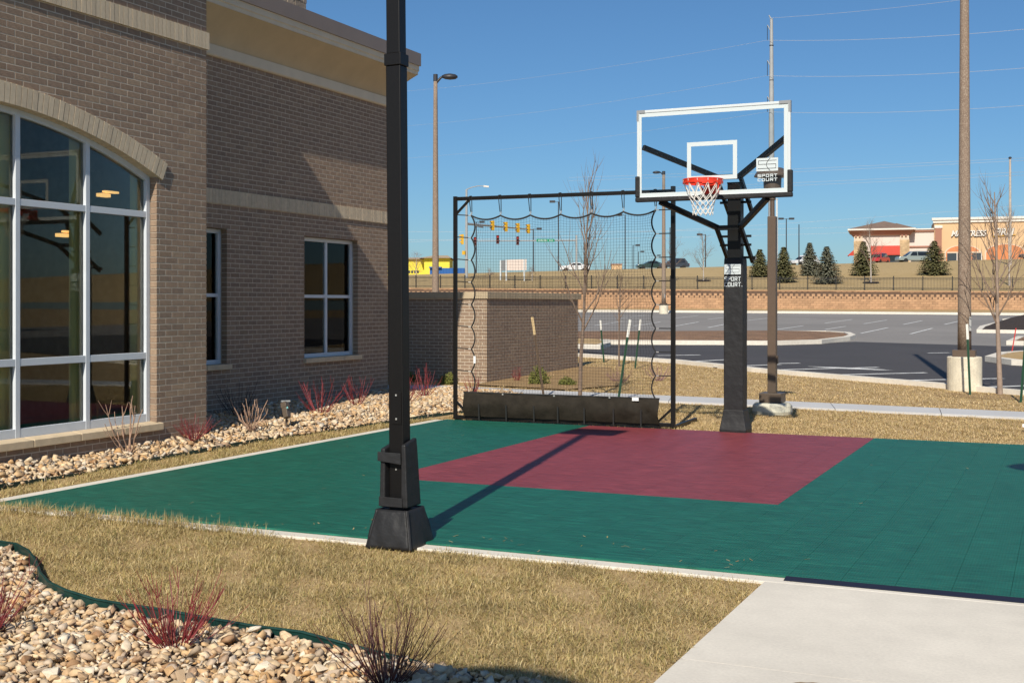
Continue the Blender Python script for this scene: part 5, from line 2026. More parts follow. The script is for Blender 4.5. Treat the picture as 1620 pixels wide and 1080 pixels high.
def tree_mesh(m, base, h, r, levels, seed, upright=0.75, n0=9, spread=0.5, first=0.3, n=6, blen=1.0):
    R = random.Random(seed)

    def grow(p, d, L, r, lev):
        pts, rad = [p], [r]
        k = 5 if lev == 0 else 4
        q, dd = p.copy(), d.copy()
        for i in range(k):
            dd = (dd + Vector((R.uniform(-1, 1), R.uniform(-1, 1), R.uniform(-0.2, 0.5))) * (0.05 if lev == 0 else 0.14) + Vector((0, 0, 1)) * (0.06 * upright if lev else 0)).normalized()
            q = q + dd * L / k
            pts.append(q.copy())
            rad.append(r * (1 - 0.82 * (i + 1) / k))
        (m if lev < 1 else mbranch).tube(pts, rad, n if lev == 0 else 4, cap=False)
        if lev >= levels:
            return
        cnt = n0 if lev == 0 else max(3, min(6, int(n0 * 0.5)))
        for i in range(cnt):
            t = first + (0.97 - first) * (i + R.random() * 0.8) / cnt if lev == 0 else R.uniform(0.2, 0.95)
            f = t * k
            j = min(int(f), k - 1)
            s = pts[j].lerp(pts[j + 1], f - j)
            ax = (pts[j + 1] - pts[j]).normalized()
            a = R.uniform(0, 2 * PI)
            o = ax.orthogonal().normalized()
            o = (o * math.cos(a) + ax.cross(o) * math.sin(a))
            w = spread * R.uniform(0.7, 1.3)
            nd_ = (ax * math.cos(w) + o * math.sin(w)).normalized()
            nl = L * ((0.55 - 0.42 * t) * blen if lev == 0 else 0.5) * R.uniform(0.8, 1.25)
            grow(s, nd_, nl, r * (0.5 if lev == 0 else 0.5) * (1 - 0.5 * t), lev + 1)
    mbranch = MB()
    grow(Vector(base), Vector((0, 0, 1)), h, r, 0)
    return mbranch


def bare_tree(u, v, z, h, r, label, seed, levels=3, bark='bark', twig='twig', group=None, **kw):
    t = thing('bare_tree', label, 'tree', (u, v, z), group)
    m = MB()
    b = tree_mesh(m, (u, v, z - 0.05), h, r, levels, seed, **kw)
    m.build('trunk', M[bark], t, smooth=True)
    b.build('branches', M[twig], t)
    return t


def stake(u0, v0, z, u1, v1, h, label, kind='green', group='tree stakes'):
    t = thing('tree_stake', label, 'stake', (u0, v0, z), group)
    b, e = Vector((u0, v0, z - 0.1)), Vector((u1, v1, z + h))
    k = b.lerp(e, 0.80)
    w = 0.02
    d = Vector((c_, s_, 0))
    g = MB().bar(b, k, 0.04, 0.008, up=(s_, -c_, 0)).bar(b, k, 0.008, 0.036, up=(s_, -c_, 0))
    g.build('shaft', M['stake_green' if kind == 'green' else 'stake_brown'], t)
    MB().bar(k, e, 0.042, 0.010, up=(s_, -c_, 0)).bar(k, e, 0.010, 0.038, up=(s_, -c_, 0)).build('tip', M['stake_white' if kind == 'green' else 'stake_tan'], t)


TR = 'young staked trees'
bare_tree(-7.49, 19.15, -0.03, 3.85, 0.040, 'young upright bare tree right behind the rebound net', 5, 2, group=TR, n0=17, spread=0.5, first=0.30, upright=2.6, blen=0.78)
stake(-8.19, 19.29, -0.03, -8.35, 19.1, 1.42, 'leaning brown stake with tan tip behind the net, left of the trunk', 'brown')
stake(-6.92, 19.42, -0.03, -6.72, 19.50, 1.38, 'green stake with white tip behind the net, right of the trunk')
bare_tree(-10.0, 28.2, 0.05, 2.4, 0.03, 'smaller bare tree further off behind the net, before the dark lane', 9, 3, group=TR, n0=9, spread=0.6, first=0.35)
stake(-10.86, 29.5, 0.05, -10.9, 29.3, 1.15, 'thin green stake left of the smaller bare tree')
stake(-9.4, 27.6, 0.05, -9.25, 27.6, 1.2, 'thin green stake right of the smaller bare tree')
bare_tree(-1.12, 23.84, 0.0, 3.7, 0.052, 'young bare tree beside the speckled pole at the right edge', 21, 2, group=TR, n0=20, spread=0.6, first=0.30, upright=2.8, blen=0.85, bark='bark_mid')
stake(-1.60, 23.42, -0.03, -1.66, 23.45, 1.28, 'green stake with white tip in front of the round concrete base')
stake(-0.72, 21.95, -0.03, -0.62, 22.0, 1.35, 'green stake at the right picture edge by the young tree')
# mulch ring under the right tree and along the enclosure
m = MB()
ring = [(-1.0 + 1.15 * math.cos(2 * PI * i / 24) * (0.9 + 0.2 * rnd.random()), 23.35 + 0.8 * math.sin(2 * PI * i / 24) * (0.9 + 0.2 * rnd.random())) for i in range(24)]
m.add([(x, y, -0.03 + plane_h(XD(x, y)[1])) for x, y in ring], [tuple(range(24))])
mw = ground_mat('straw_mulch', [(0.20, 0.12, 0.06), (0.33, 0.22, 0.11), (0.42, 0.30, 0.17)], (3, 20, 90))
struct(m.build('mulch_ring', mw))
m = MB()
m.add([(-10.72, 21.6, 0.002), (-8.6, 21.25, 0.002), (-8.0, 22.6, 0.002), (-8.6, 24.6, 0.012), (-10.0, 27.5, 0.06), (-10.72, 27.5, 0.06)], [tuple(range(6))])
m.v = [(p[0], p[1], -0.008 + plane_h(XD(p[0], p[1])[1])) for p in m.v]
struct(m.build('mulch_bed', mw))
m = MB()
m.add([(-16, 22.24, -0.01), (-16, 21.8, -0.01), (-12.2, 21.55, -0.01), (-10.7, 21.4, -0.01), (-10.73, 22.24, -0.01)], [tuple(range(5))])
struct(m.build('mulch_bed', mw))


def leaf_bush(u, v, z, r, h, label, n=1500):
    t = thing('evergreen_bush', label, 'bush', (u, v, z), 'small green bushes')
    m = MB()
    for i in range(n):
        d = Vector((rnd.gauss(0, 1), rnd.gauss(0, 1), abs(rnd.gauss(0, 1)))).normalized()
        k = rnd.uniform(0.45, 1.0) * (0.85 + 0.25 * math.sin(5 * math.atan2(d.y, d.x)) * math.sin(4 * d.z))
        p = Vector((u + d.x * r * k, v + d.y * r * k, z + d.z * h * k))
        e = Vector((rnd.gauss(0, 1), rnd.gauss(0, 1), rnd.gauss(0.5, 1))).normalized() * 0.035
        f = e.orthogonal().normalized() * 0.012
        m.add([p - f, p + f, p + e + f * 0.3], [(0, 1, 2)])
    m.build('leaves', M['bush'], t)
    st = MB()
    for i in range(7):
        a = i * 0.9
        st.tube([(u, v, z), (u + r * .3 * math.cos(a), v + r * .3 * math.sin(a), z + h * .4), (u + r * .55 * math.cos(a), v + r * .55 * math.sin(a), z + h * .75)], [0.01, 0.007, 0.004], 4)
    st.build('stems', M['twig'], t)


leaf_bush(-9.63, 22.35, 0.0, 0.25, 0.40, 'taller round green bush in front of the enclosure wall', 1900)
leaf_bush(-9.02, 22.35, 0.0, 0.20, 0.18, 'low green bush just right of the taller round one')
leaf_bush(-11.35, 21.75, 0.0, 0.22, 0.26, 'yellow-green bush at the sunlit corner of the enclosure wall')
leaf_bush(-12.4, 21.9, 0.0, 0.28, 0.26, 'green bush in the shade before the enclosure, left of the net frame')
stem_shrub('twig_shrub', -8.35, 23.6, 0.0, 0.34, 0.34, 26, 0.006, 'twig_red', 'low brown twiggy shrub on the mulch, left of the leaning stake shadow', 'twiggy brown shrubs')
stem_shrub('twig_shrub', -7.75, 24.3, 0.03, 0.42, 0.36, 22, 0.006, 'twig_red', 'taller brown twiggy shrub behind the net between the two trees', 'twiggy brown shrubs')
stem_shrub('twig_shrub', -10.35, 22.9, 0.0, 0.36, 0.12, 16, 0.006, 'dogwood', 'small upright red shrub against the shaded enclosure wall', 'twiggy brown shrubs')

lt = MB()
for k in range(70):
    a = rnd.uniform(0, PI)
    if k < 45:
        x, y = rnd.uniform(UL + 0.1, -1.7), VN + abs(rnd.gauss(0.03, 0.35))
    else:
        x, y = rnd.uniform(UL, 2.5), rnd.uniform(VN, VF)
    L = rnd.uniform(0.015, 0.05)
    d = Vector((math.cos(a), math.sin(a), 0)) * L
    n = Vector((-math.sin(a), math.cos(a), 0)) * rnd.uniform(0.0015, 0.004)
    p = Vector((x, y, 0.003))
    lt.add([p - n, p + n, p + d + n + Vector((0, 0, 0.004)), p + d - n + Vector((0, 0, 0.004))], [(0, 3, 2, 1)])
tag(lt.build('straw_litter', M['grass']), 'loose bits of dry straw blown onto the court', 'straw', kind='stuff')
# spotlight in the stone bed
su, sv = -9.02, 12.85
sp = thing('landscape_spotlight', 'small bronze spotlight on a short stem in the stone bed', 'spotlight', (su, sv, 0.06))
MB().tube([(su, sv, 0.0), (su, sv, 0.2)], 0.016, 8).build('stem', M['spot_body'], sp)
d = Vector((0.35, -0.25, -0.75)).normalized()
p0 = Vector((su - 0.03, sv, 0.36))
MB().tube([p0, p0 + d * 0.07, p0 + d * 0.075, p0 + d * 0.21], [0.055, 0.06, 0.05, 0.05], 4).build('housing', M['spot_body'], sp, bevel=0.006)
MB().bar((su - 0.06, sv - 0.03, 0.38), (su + 0.02, sv + 0.05, 0.38), 0.03, 0.02).build('fins', M['galv'], sp)
q = p0 + d * 0.10 + Vector((0.045, -0.03, 0.03))
MB().lathe([(0.001, q.z - 0.016), (0.016, q.z), (0.001, q.z + 0.016)], q.x, q.y, 10).build('indicator', M['spot_lens'], sp, smooth=True)
# red marker flag stick on the right island and a paper scrap
u, v = px_ground(1600, 561)
uv2 = px_ground(1606, 527)
MB()
mk = MB().tube([(u, v, plane_h(XD(u, v)[1]) - 0.02), (u + 0.12, v + 0.02, plane_h(XD(u, v)[1]) + 0.75)], 0.016, 5).build('marker_stick', M['marker_red'], None, org=(u, v, 0.2))
tag(mk, 'thin red marker stick leaning on the small grass island', 'stick')
m = MB().add([(-0.53, 16.93, 0.035), (-0.46, 16.95, 0.03), (-0.47, 17.0, 0.06), (-0.53, 16.99, 0.07)], [(0, 1, 2, 3)])
o = m.build('paper_scrap', M['paper'], None, org=(-0.5, 16.95, 0.03))
s = o.modifiers.new('thickness', 'SOLIDIFY')
s.thickness = 0.002
tag(o, 'small white paper scrap on the grass at the right', 'litter')
# ------------------------------------------------------------------ spruces on the hill
def spruce(px, base_y, top_y, half, label, blue, seed):
    D = hit(px, base_y)
    X = (px - 810) / F * D
    u, v = UV(X, D)
    z = terrain(X, D) - 0.05
    h = HH(top_y, D) - z
    r = half * D / F
    R = random.Random(seed)
    t = thing('spruce_tree', label, 'tree', (u, v, z), 'spruces on the hillside')
    MB().tube([(u, v, z - 0.1), (u, v, z + h * 0.5), (u, v, z + h * 0.97)], [0.09, 0.05, 0.012], 6).build('trunk', M['bark'], t)
    m = MB()
    nl = 24
    for l in range(nl):
        f = l / nl
        zz = z + h * (0.04 + 0.94 * f)
        rr = r * 1.16 * (1 - f ** 1.35) ** 0.95 * (1.0 if l > 0 else 0.85)
        nb = max(6, int(20 * (1 - f)) + 4)
        for b in range(nb):
            a = 2 * PI * (b + R.random()) / nb
            L = rr * R.uniform(0.72, 1.12) + 0.05
            dr = R.uniform(0.02, 0.22)
            nc_ = 7
            for k in range(nc_):
                s = (k + 0.6) / nc_
                p = Vector((u + math.cos(a) * L * s, v + math.sin(a) * L * s, zz + 0.10 - dr * L * s + 0.10 * L * s * s + R.uniform(-.03, .03)))
                for q in range(5):
                    a2 = a + R.uniform(-0.9, 0.9)
                    e = Vector((math.cos(a2), math.sin(a2), R.uniform(-0.85, 0.2))).normalized() * R.uniform(0.14, 0.28) * (1.2 - 0.3 * s)
                    w = e.cross(Vector((0, 0, 1)))
                    w = (w.normalized() if w.length > 1e-4 else Vector((1, 0, 0))) * 0.06
                    m.add([p - w, p + w, p + e], [(0, 1, 2)])
    for q in range(26):
        p = Vector((u + R.uniform(-.05, .05), v + R.uniform(-.05, .05), z + h * R.uniform(0.88, 0.97)))
        e = Vector((R.uniform(-1, 1), R.uniform(-1, 1), 1.6)).normalized() * 0.14
        m.add([p, p + Vector((0.03, 0.01, 0)), p + e], [(0, 1, 2)])
    m.build('crown', M['needle_blue' if blue else 'needle'], t)


for k, (px, by, ty, hw, bl, lb) in enumerate([(1202, 438, 394, 15, 0, 'spruce seen between the hoop post and the bronze path lamp'), (1240, 447, 390, 18, 0, 'spruce just right of the bronze path lamp'),
                                             (1281, 436, 383, 14, 1, 'slimmer bluish spruce behind the wide one, left of the red awning'), (1308, 449, 389, 22, 1, 'widest bluish spruce nearest the fence, left of the red awning'),
                                             (1366, 436, 381, 19, 0, 'dark spruce before the red awning beside the pale trunk'), (1478, 435, 380, 24, 0, 'large green spruce left of the speckled pole by the store')]):
    spruce(px, by, ty, hw, lb, bl, 40 + k)


def hill_tree(px, base_y, top_y, label, seed, rr=0.07, bark='bark_pale', twig='twig', n0=12, spread=0.75, levels=3, D=None):
    D = D or hit(px, base_y)
    X = (px - 810) / F * D
    u, v = UV(X, D)
    z = terrain(X, D)
    bare_tree(u, v, z, HH(top_y, D) - z, rr, label, seed, levels, bark, twig, 'bare trees on the hillside', n0=n0, spread=spread, first=0.22, n=5)


hill_tree(1113, 445, 372, 'spreading bare tree on the hill left of the hoop post', 61, 0.07)
hill_tree(1067, 445, 376, 'spreading bare tree on the hill behind the right net frame post', 62, 0.07)
hill_tree(1378, 448, 352, 'tall pale-trunked bare tree before the red awning', 63, 0.08, n0=14, spread=0.6)
hill_tree(658, 446, 398, 'reddish bare tree before the yellow building', 64, 0.06, twig='twig_red', spread=0.95)
hill_tree(1597, 452, 335, 'tall pale bare tree at the right edge before the orange store', 65, 0.09, n0=14, spread=0.5)
hill_tree(775, 444, 423, 'low bare bush-like tree left of the white sign board', 66, 0.05, spread=1.1)
hill_tree(842, 444, 420, 'low bare bush-like tree right of the white sign board', 67, 0.05, spread=1.1)
for px, by in ((1378, 448), (1113, 445)):
    D = hit(px, by)
    X = (px - 810) / F * D
    u, v = UV(X, D)
    m = MB()
    m.v = [(u + 0.75 * math.cos(2 * PI * i / 16), v + 0.75 * math.sin(2 * PI * i / 16), 0) for i in range(16)]
    m.v = [(p[0], p[1], terrain(*XD(p[0], p[1])) + 0.09) for p in m.v]
    m.f = [tuple(range(16))]
    struct(m.build('mulch_ring', M['dark_mulch']))

# ------------------------------------------------------------------ hilltop: cars
def car(px, D, yaw, paint, label, wagon=False, L=4.6):
    X = (px - 810) / F * D
    u, v = UV(X, D)
    z = terrain(X, D) - 0.12
    t = thing('parked_car', label, 'car', (u, v, z), 'cars on the hilltop')
    t.rotation_euler = (0, 0, TH + yaw)
    h = 1.45 if not wagon else 1.7
    s = L / 4.6
    body = [(-2.3, .35), (-2.3, .75), (-2.15, .88), (-1.2, .95), (1.9 if wagon else 1.55, 1.0), (2.2, .92), (2.3, .6), (2.28, .35)]
    if wagon:
        roof = [(-1.25, .95), (-0.45, h - .05), (0.2, h), (1.6, h - .02), (2.05, 1.0)]
    else:
        roof = [(-1.15, .95), (-0.35, h - .06), (0.2, h), (0.75, h - .05), (1.55, 1.0)]

    def ext(poly, hw, taper=0.0):
        m = MB()
        n = len(poly)
        zmid = min(p[1] for p in poly)
        for sy in (-1, 1):
            for x, zz in poly:
                m.v.append((x * s, sy * (hw - taper * (zz - zmid)), zz))
        m.f = [tuple(range(n)), tuple(range(2 * n - 1, n - 1, -1))] + [(i, n + i, n + (i + 1) % n, (i + 1) % n) for i in range(n)]
        return m
    keep = ORG[t.name]
    ORG[t.name] = Vector((0, 0, 0))
    b = ext(body, 0.88).build('body', paint, t, bevel=0.06)
    ext(roof, 0.80, 0.30).build('cabin', paint, t, bevel=0.04)
    x0, x1 = roof[0][0], roof[-1][0]
    g = MB()
    for sy in (-1, 1):
        top = h - 0.13
        hw0, hw1 = 0.80 + 0.012, 0.80 - 0.30 * (top - .95) + 0.012
        for a, c in ((roof[1][0] - 0.35, 0.18), (0.26, roof[3][0] + (0.1 if wagon else 0.3))):
            a1 = max(a, roof[1][0] + 0.05)
            c1 = min(c, roof[3][0])
            g.add([(a * s, sy * hw0, 1.03), (c * s, sy * hw0, 1.03), (c1 * s, sy * hw1, top), (a1 * s, sy * hw1, top)], [(0, 1, 2, 3) if sy < 0 else (3, 2, 1, 0)])
    g.build('side_glass', M['car_glass'], t)
    ws = MB()
    e = 0.02
    (xa, za), (xb, zb) = roof[0], roof[1]
    ws.add([((xa - e) * s, -.72, za + .06), ((xa - e) * s, .72, za + .06), ((xb - e) * s, .62, zb - .05), ((xb - e) * s, -.62, zb - .05)], [(0, 3, 2, 1)])
    ws.build('windscreen', M['car_glass'], t)
    (xa, za), (xb, zb) = roof[3], roof[4]
    MB().add([((xa + e) * s, -.60, za - .06), ((xa + e) * s, .60, za - .06), ((xb + e) * s, .70, zb + .06), ((xb + e) * s, -.70, zb + .06)], [(0, 1, 2, 3)]).build('rear_glass', M['car_glass'], t)
    for wx in (-1.4, 1.4):
        for sy in (-1, 1):
            w = MB()
            n = 16
            for yy in (sy * 0.70, sy * 0.90):
                for i in range(n):
                    w.v.append((wx * s + 0.32 * math.cos(2 * PI * i / n), yy, 0.32 + 0.32 * math.sin(2 * PI * i / n)))
            w.f = [tuple(range(n)), tuple(range(2 * n - 1, n - 1, -1))] + [(i, n + i, n + (i + 1) % n, (i + 1) % n) for i in range(n)]
            w.build('wheel', M['tyre'], t)
    for sy in (-1, 1):
        MB().box(2.26 * s, 2.315 * s, sy * 0.62 - 0.14, sy * 0.62 + 0.14, 0.68, 0.86).build('tail_light', M['tail'], t)
    ORG[t.name] = keep


car(909, 186, 0.05, M['car_white'], 'white car on the hilltop behind the young tree at the net')
car(1030, 190, 0.1, M['car_green'], 'dark green car on the hilltop left of the pale slim light pole')
car(1066, 186, 0.0, M['car_dark'], 'dark blue wagon on the hilltop behind the right net frame post', True)
car(1273, 188, 0.4, M['car_white'], 'white wagon on the hilltop between two spruces', True)
car(1446, 172, 0.05, M['car_silver'], 'silver green wagon on the hilltop left of the large spruce', True, 4.9)
car(1390, 182, 0.9, M['car_red'], 'red car on the hilltop under the red awning', True)
car(1640, 180, 0.0, M['car_dark'], 'dark car on the hilltop at the right edge by the orange store')

# ------------------------------------------------------------------ hilltop: store with sign
def text_mesh(body, size, extrude, name, mat_, parent, loc, rotz, shear=0.25, bold=0.03, sx=1.0):
    cu = bpy.data.curves.new(name, 'FONT')
    cu.body = body
    cu.size = size
    cu.extrude = extrude
    cu.offset = bold
    cu.shear = shear
    cu.space_character = 1.0
    tmp = bpy.data.objects.new(name + '_tmp', cu)
    COL.objects.link(tmp)
    dg = bpy.context.evaluated_depsgraph_get()
    me = bpy.data.meshes.new_from_object(tmp.evaluated_get(dg))
    bpy.data.objects.remove(tmp)
    bpy.data.curves.remove(cu)
    me.materials.clear()
    me.materials.append(mat_)
    o = bpy.data.objects.new(name, me)
    COL.objects.link(o)
    o.parent = parent
    o.matrix_local = Matrix.Translation(loc) @ Matrix.Rotation(rotz, 4, 'Z') @ Matrix.Rotation(PI / 2, 4, 'X') @ Matrix.Diagonal((sx, 1, 1, 1))
    return o


SD = 200.0                                          # distance of the shop front


class Local:
    """a building seen square on: a along the front (metres from its origin bearing), d behind the front, h absolute"""
    def __init__(self, px, D, yaw=0.0):
        self.u, self.v = W(px, D)
        self.D, self.px, self.yaw = D, px, yaw

    def A(self, px):
        return (px - self.px) / F * self.D

    def H(self, py):
        return HH(py, self.D)


def store():
    L = Local(1475, SD)
    zb = crest_h((1475 - 810) / F * SD) - 0.6
    t = thing('mattress_store', 'peach plaster store with slanted white lettering, orange arches and white cornice', 'store', (L.u, L.v, 0))
    t.rotation_euler = (0, 0, TH - 0.30)
    ORG[t.name] = Vector((0, 0, 0))
    A, H = L.A, L.H
    x1 = A(1640)
    top = H(349)
    MB().box(A(1478), x1, 0, 14, zb, top).build('wall', M['plaster_or'], t)
    MB().box(A(1474), x1 + 0.4, -0.45, 0.4, top, H(345)).build('cornice', M['cornice_white'], t, bevel=0.05)
    MB().box(A(1476), x1 + 0.3, -0.25, -0.002, H(353), top - 0.01).build('cornice_lower', M['cornice_white'], t)
    MB().box(A(1479), A(1489), -0.25, -0.003, zb, H(361)).build('pilaster', M['cornice_red'], t)
    MB().box(A(1478), A(1490), -0.3, -0.001, H(361), H(357)).build('pilaster_cap', M['cornice_white'], t)
    MB().box(A(1616), A(1626), -0.25, -0.003, zb, H(358)).build('pilaster', M['cornice_red'], t)
    for (c, hw, py) in ((1520, 27, 388), (1582, 30, 387)):
        for nm, k, d, mt in (('arch_surround', 1.0, -0.10, M['plaster']), ('arch_panel', 0.91, -0.16, M['orange'])):
            m = MB()
            n = 14
            spr = H(401)
            pk = H(py) - spr
            pts = [(A(c) + A(810 + 0) * 0 + hw * k / F * SD * math.cos(PI * i / n), spr + pk * (k if k < 1 else 1.0) * math.sin(PI * i / n)) for i in range(n + 1)]
            pts = [(A(c) - hw * k / F * SD, zb), (A(c) + hw * k / F * SD, zb)] + pts
            nn_ = len(pts)
            m.v = [(x, d, z) for x, z in pts] + [(x, -0.001, z) for x, z in pts]
            m.f = [tuple(range(nn_)), tuple(range(2 * nn_ - 1, nn_ - 1, -1))] + [(i, nn_ + i, nn_ + (i + 1) % nn_, (i + 1) % nn_) for i in range(nn_)]
            m.build(nm, mt, t)
    for (p0, p1) in ((1497, 1511), (1512.5, 1531), (1534, 1547)):
        w = MB().box(A(p0), A(p1), -0.22, -0.161, zb, H(401)).build('shop_window', M['shop_glass'], t)
        MB().box(A(p1), A(p1) + 0.12, -0.24, -0.162, zb, H(401)).build('window_post', M['cornice_white'], w)
    MB().box(A(1497), A(1548), -0.25, -0.1615, H(401) + 0.003, H(401) + 0.22).build('window_head', M['plaster'], t)
    text_mesh('MATTRESS', 1.32, 0.10, 'lettering', M['cornice_white'], t, Vector((A(1502.5), -0.22, H(374.5))), 0, 0.28, 0.035, 0.86)
    text_mesh('FIRM', 1.62, 0.10, 'lettering', M['cornice_white'], t, Vector((A(1565), -0.22, H(374))), 0, 0.28, 0.04, 0.86)
    text_mesh('MATTRESS', 1.32, 0.02, 'letter_shadow_line', M['print_black'], t, Vector((A(1502.5) + 0.03, -0.06, H(374.5) - 0.05)), 0, 0.28, 0.075, 0.86)
    text_mesh('FIRM', 1.62, 0.02, 'letter_shadow_line', M['print_black'], t, Vector((A(1565) + 0.03, -0.06, H(374) - 0.05)), 0, 0.28, 0.08, 0.86)
    MB().add([(A(1563.5), -0.2, H(376.3)), (A(1597), -0.2, H(374.2)), (A(1597), -0.2, H(373.2)), (A(1564.5), -0.2, H(374.7)),
              (A(1563.5), -0.05, H(376.3)), (A(1597), -0.05, H(374.2)), (A(1597), -0.05, H(373.2)), (A(1564.5), -0.05, H(374.7))],
             [(0, 1, 2, 3), (7, 6, 5, 4), (0, 4, 5, 1), (3, 2, 6, 7), (0, 3, 7, 4), (1, 5, 6, 2)]).build('yellow_swoosh', M['sig_yellow'], t)

    # corner pavilion with hipped roof and red awning, and the link between
    t = thing('corner_store', 'corner store with hipped brown roof, stone piers and red awning', 'store', (L.u, L.v, 0))
    t.rotation_euler = (0, 0, TH - 0.30)
    ORG[t.name] = Vector((0, 0, 0))
    D0 = -0.6
    a0, a1 = A(1356), A(1440)
    MB().box(a0, a1, D0, 10, zb, H(371)).build('wall', M['plaster_pk'], t)
    MB().box(a0 - 0.05, a0 + 1.3, D0 - 0.3, D0 - 0.001, zb, H(380)).build('stone_pier', M['store_stone'], t)
    MB().box(a1 - 1.45, a1 + 0.05, D0 - 0.3, D0 - 0.001, zb, H(379)).build('stone_pier', M['store_stone'], t)
    for x in (a0 - 0.02, a1 - 1.42):
        MB().box(x, x + 1.4, D0 - 0.25, D0 - 0.002, H(380) + 0.003, H(371)).build('pier_head', M['plaster'], t)
        for k in range(2):
            MB().box(x + 0.2 + 0.6 * k, x + 0.45 + 0.6 * k, D0 - 0.55, D0 - 0.26, H(373.5), H(371)).build('bracket', M['cornice_red'], t)
    # flared cornice
    m = MB()
    e0, e1 = 0.15, 0.85
    b = [(a0 - e0, D0 - e0 - .3, H(371)), (a1 + e0, D0 - e0 - .3, H(371)), (a1 + e0, 10 + e0, H(371)), (a0 - e0, 10 + e0, H(371))]
    q = [(a0 - e1, D0 - e1 - .3, H(363.5)), (a1 + e1, D0 - e1 - .3, H(363.5)), (a1 + e1, 10 + e1, H(363.5)), (a0 - e1, 10 + e1, H(363.5))]
    m.hexa(b, q).build('flared_cornice', M['cornice_red'], t)
    MB().box(a0 - 1.0, a1 + 1.0, D0 - 1.4, 11.1, H(363.5) + 0.002, H(361)).build('cornice_edge', M['cornice_white'], t)
    zr = H(361)
    m = MB()
    rx0, rx1 = A(1394), A(1424)
    m.add([(a0 - 0.95, D0 - 1.3, zr), (a1 + 0.95, D0 - 1.3, zr), (a1 + 0.95, 11, zr), (a0 - 0.95, 11, zr), (A(1402), 4.5, H(345.5))], [(0, 1, 4), (1, 2, 4), (2, 3, 4), (3, 0, 4)])
    m.build('hipped_roof', M['shingle'], t)
    MB().add([(a1 - 4, 6, zr), (A(1466), 6, zr), (A(1466), 18, zr), (a1 - 4, 18, zr), (A(1421), 12, H(344.5))], [(0, 1, 4), (1, 2, 4), (2, 3, 4), (3, 0, 4)]).build('rear_roof', M['shingle'], t)
    # awning
    m = MB()
    w0, w1 = A(1381.5), A(1426)
    zt, zl = H(388), H(401.5)
    m.add([(w0, D0 - 0.05, zt), (w1, D0 - 0.05, zt), (w1, D0 - 1.25, zl), (w0, D0 - 1.25, zl), (w0, D0 - 1.25, zl - 0.2), (w1, D0 - 1.25, zl - 0.2), (w0, D0 - 0.05, zl - 0.2), (w1, D0 - 0.05, zl - 0.2)],
          [(3, 2, 1, 0), (4, 5, 2, 3), (0, 6, 4, 3), (1, 2, 5, 7)])
    m.build('awning', M['awning'], t)
    zt2 = H(393)
    MB().add([(a0, D0 + 0.5, zt2), (a0, D0 + 5, zt2), (a0 - 1.1, D0 + 5, H(403)), (a0 - 1.1, D0 + 0.5, H(403)), (a0, D0 + 0.5, H(403))], [(0, 1, 2, 3), (0, 3, 4)]).build('awning', M['awning'], t)
    MB().box(w0, w1, D0 - 0.06, D0 - 0.002, zb, zl).build('shop_window', M['shop_glass'], t)
    # link wall
    MB().box(a1 + 0.06, A(1478.6), 0.6, 9, zb, H(366)).build('link_wall', M['plaster_pk'], t)
    MB().box(a1 + 0.06, A(1478.6), 0.35, 0.598, H(366), H(363)).build('link_cornice', M['cornice_red'], t)
    MB().box(a1 + 0.06, A(1478.6), 0.2, 9, H(363) + 0.003, H(361)).build('link_coping', M['cornice_white'], t)
    MB().box(a1 + 0.06, A(1478.6), 0.4, 0.597, H(391), H(388.5)).build('link_band', M['cornice_red'], t)
    MB().box(a1 + 0.3, A(1460), 0.5, 0.596, zb, H(397)).build('shop_window', M['shop_glass'], t)


store()


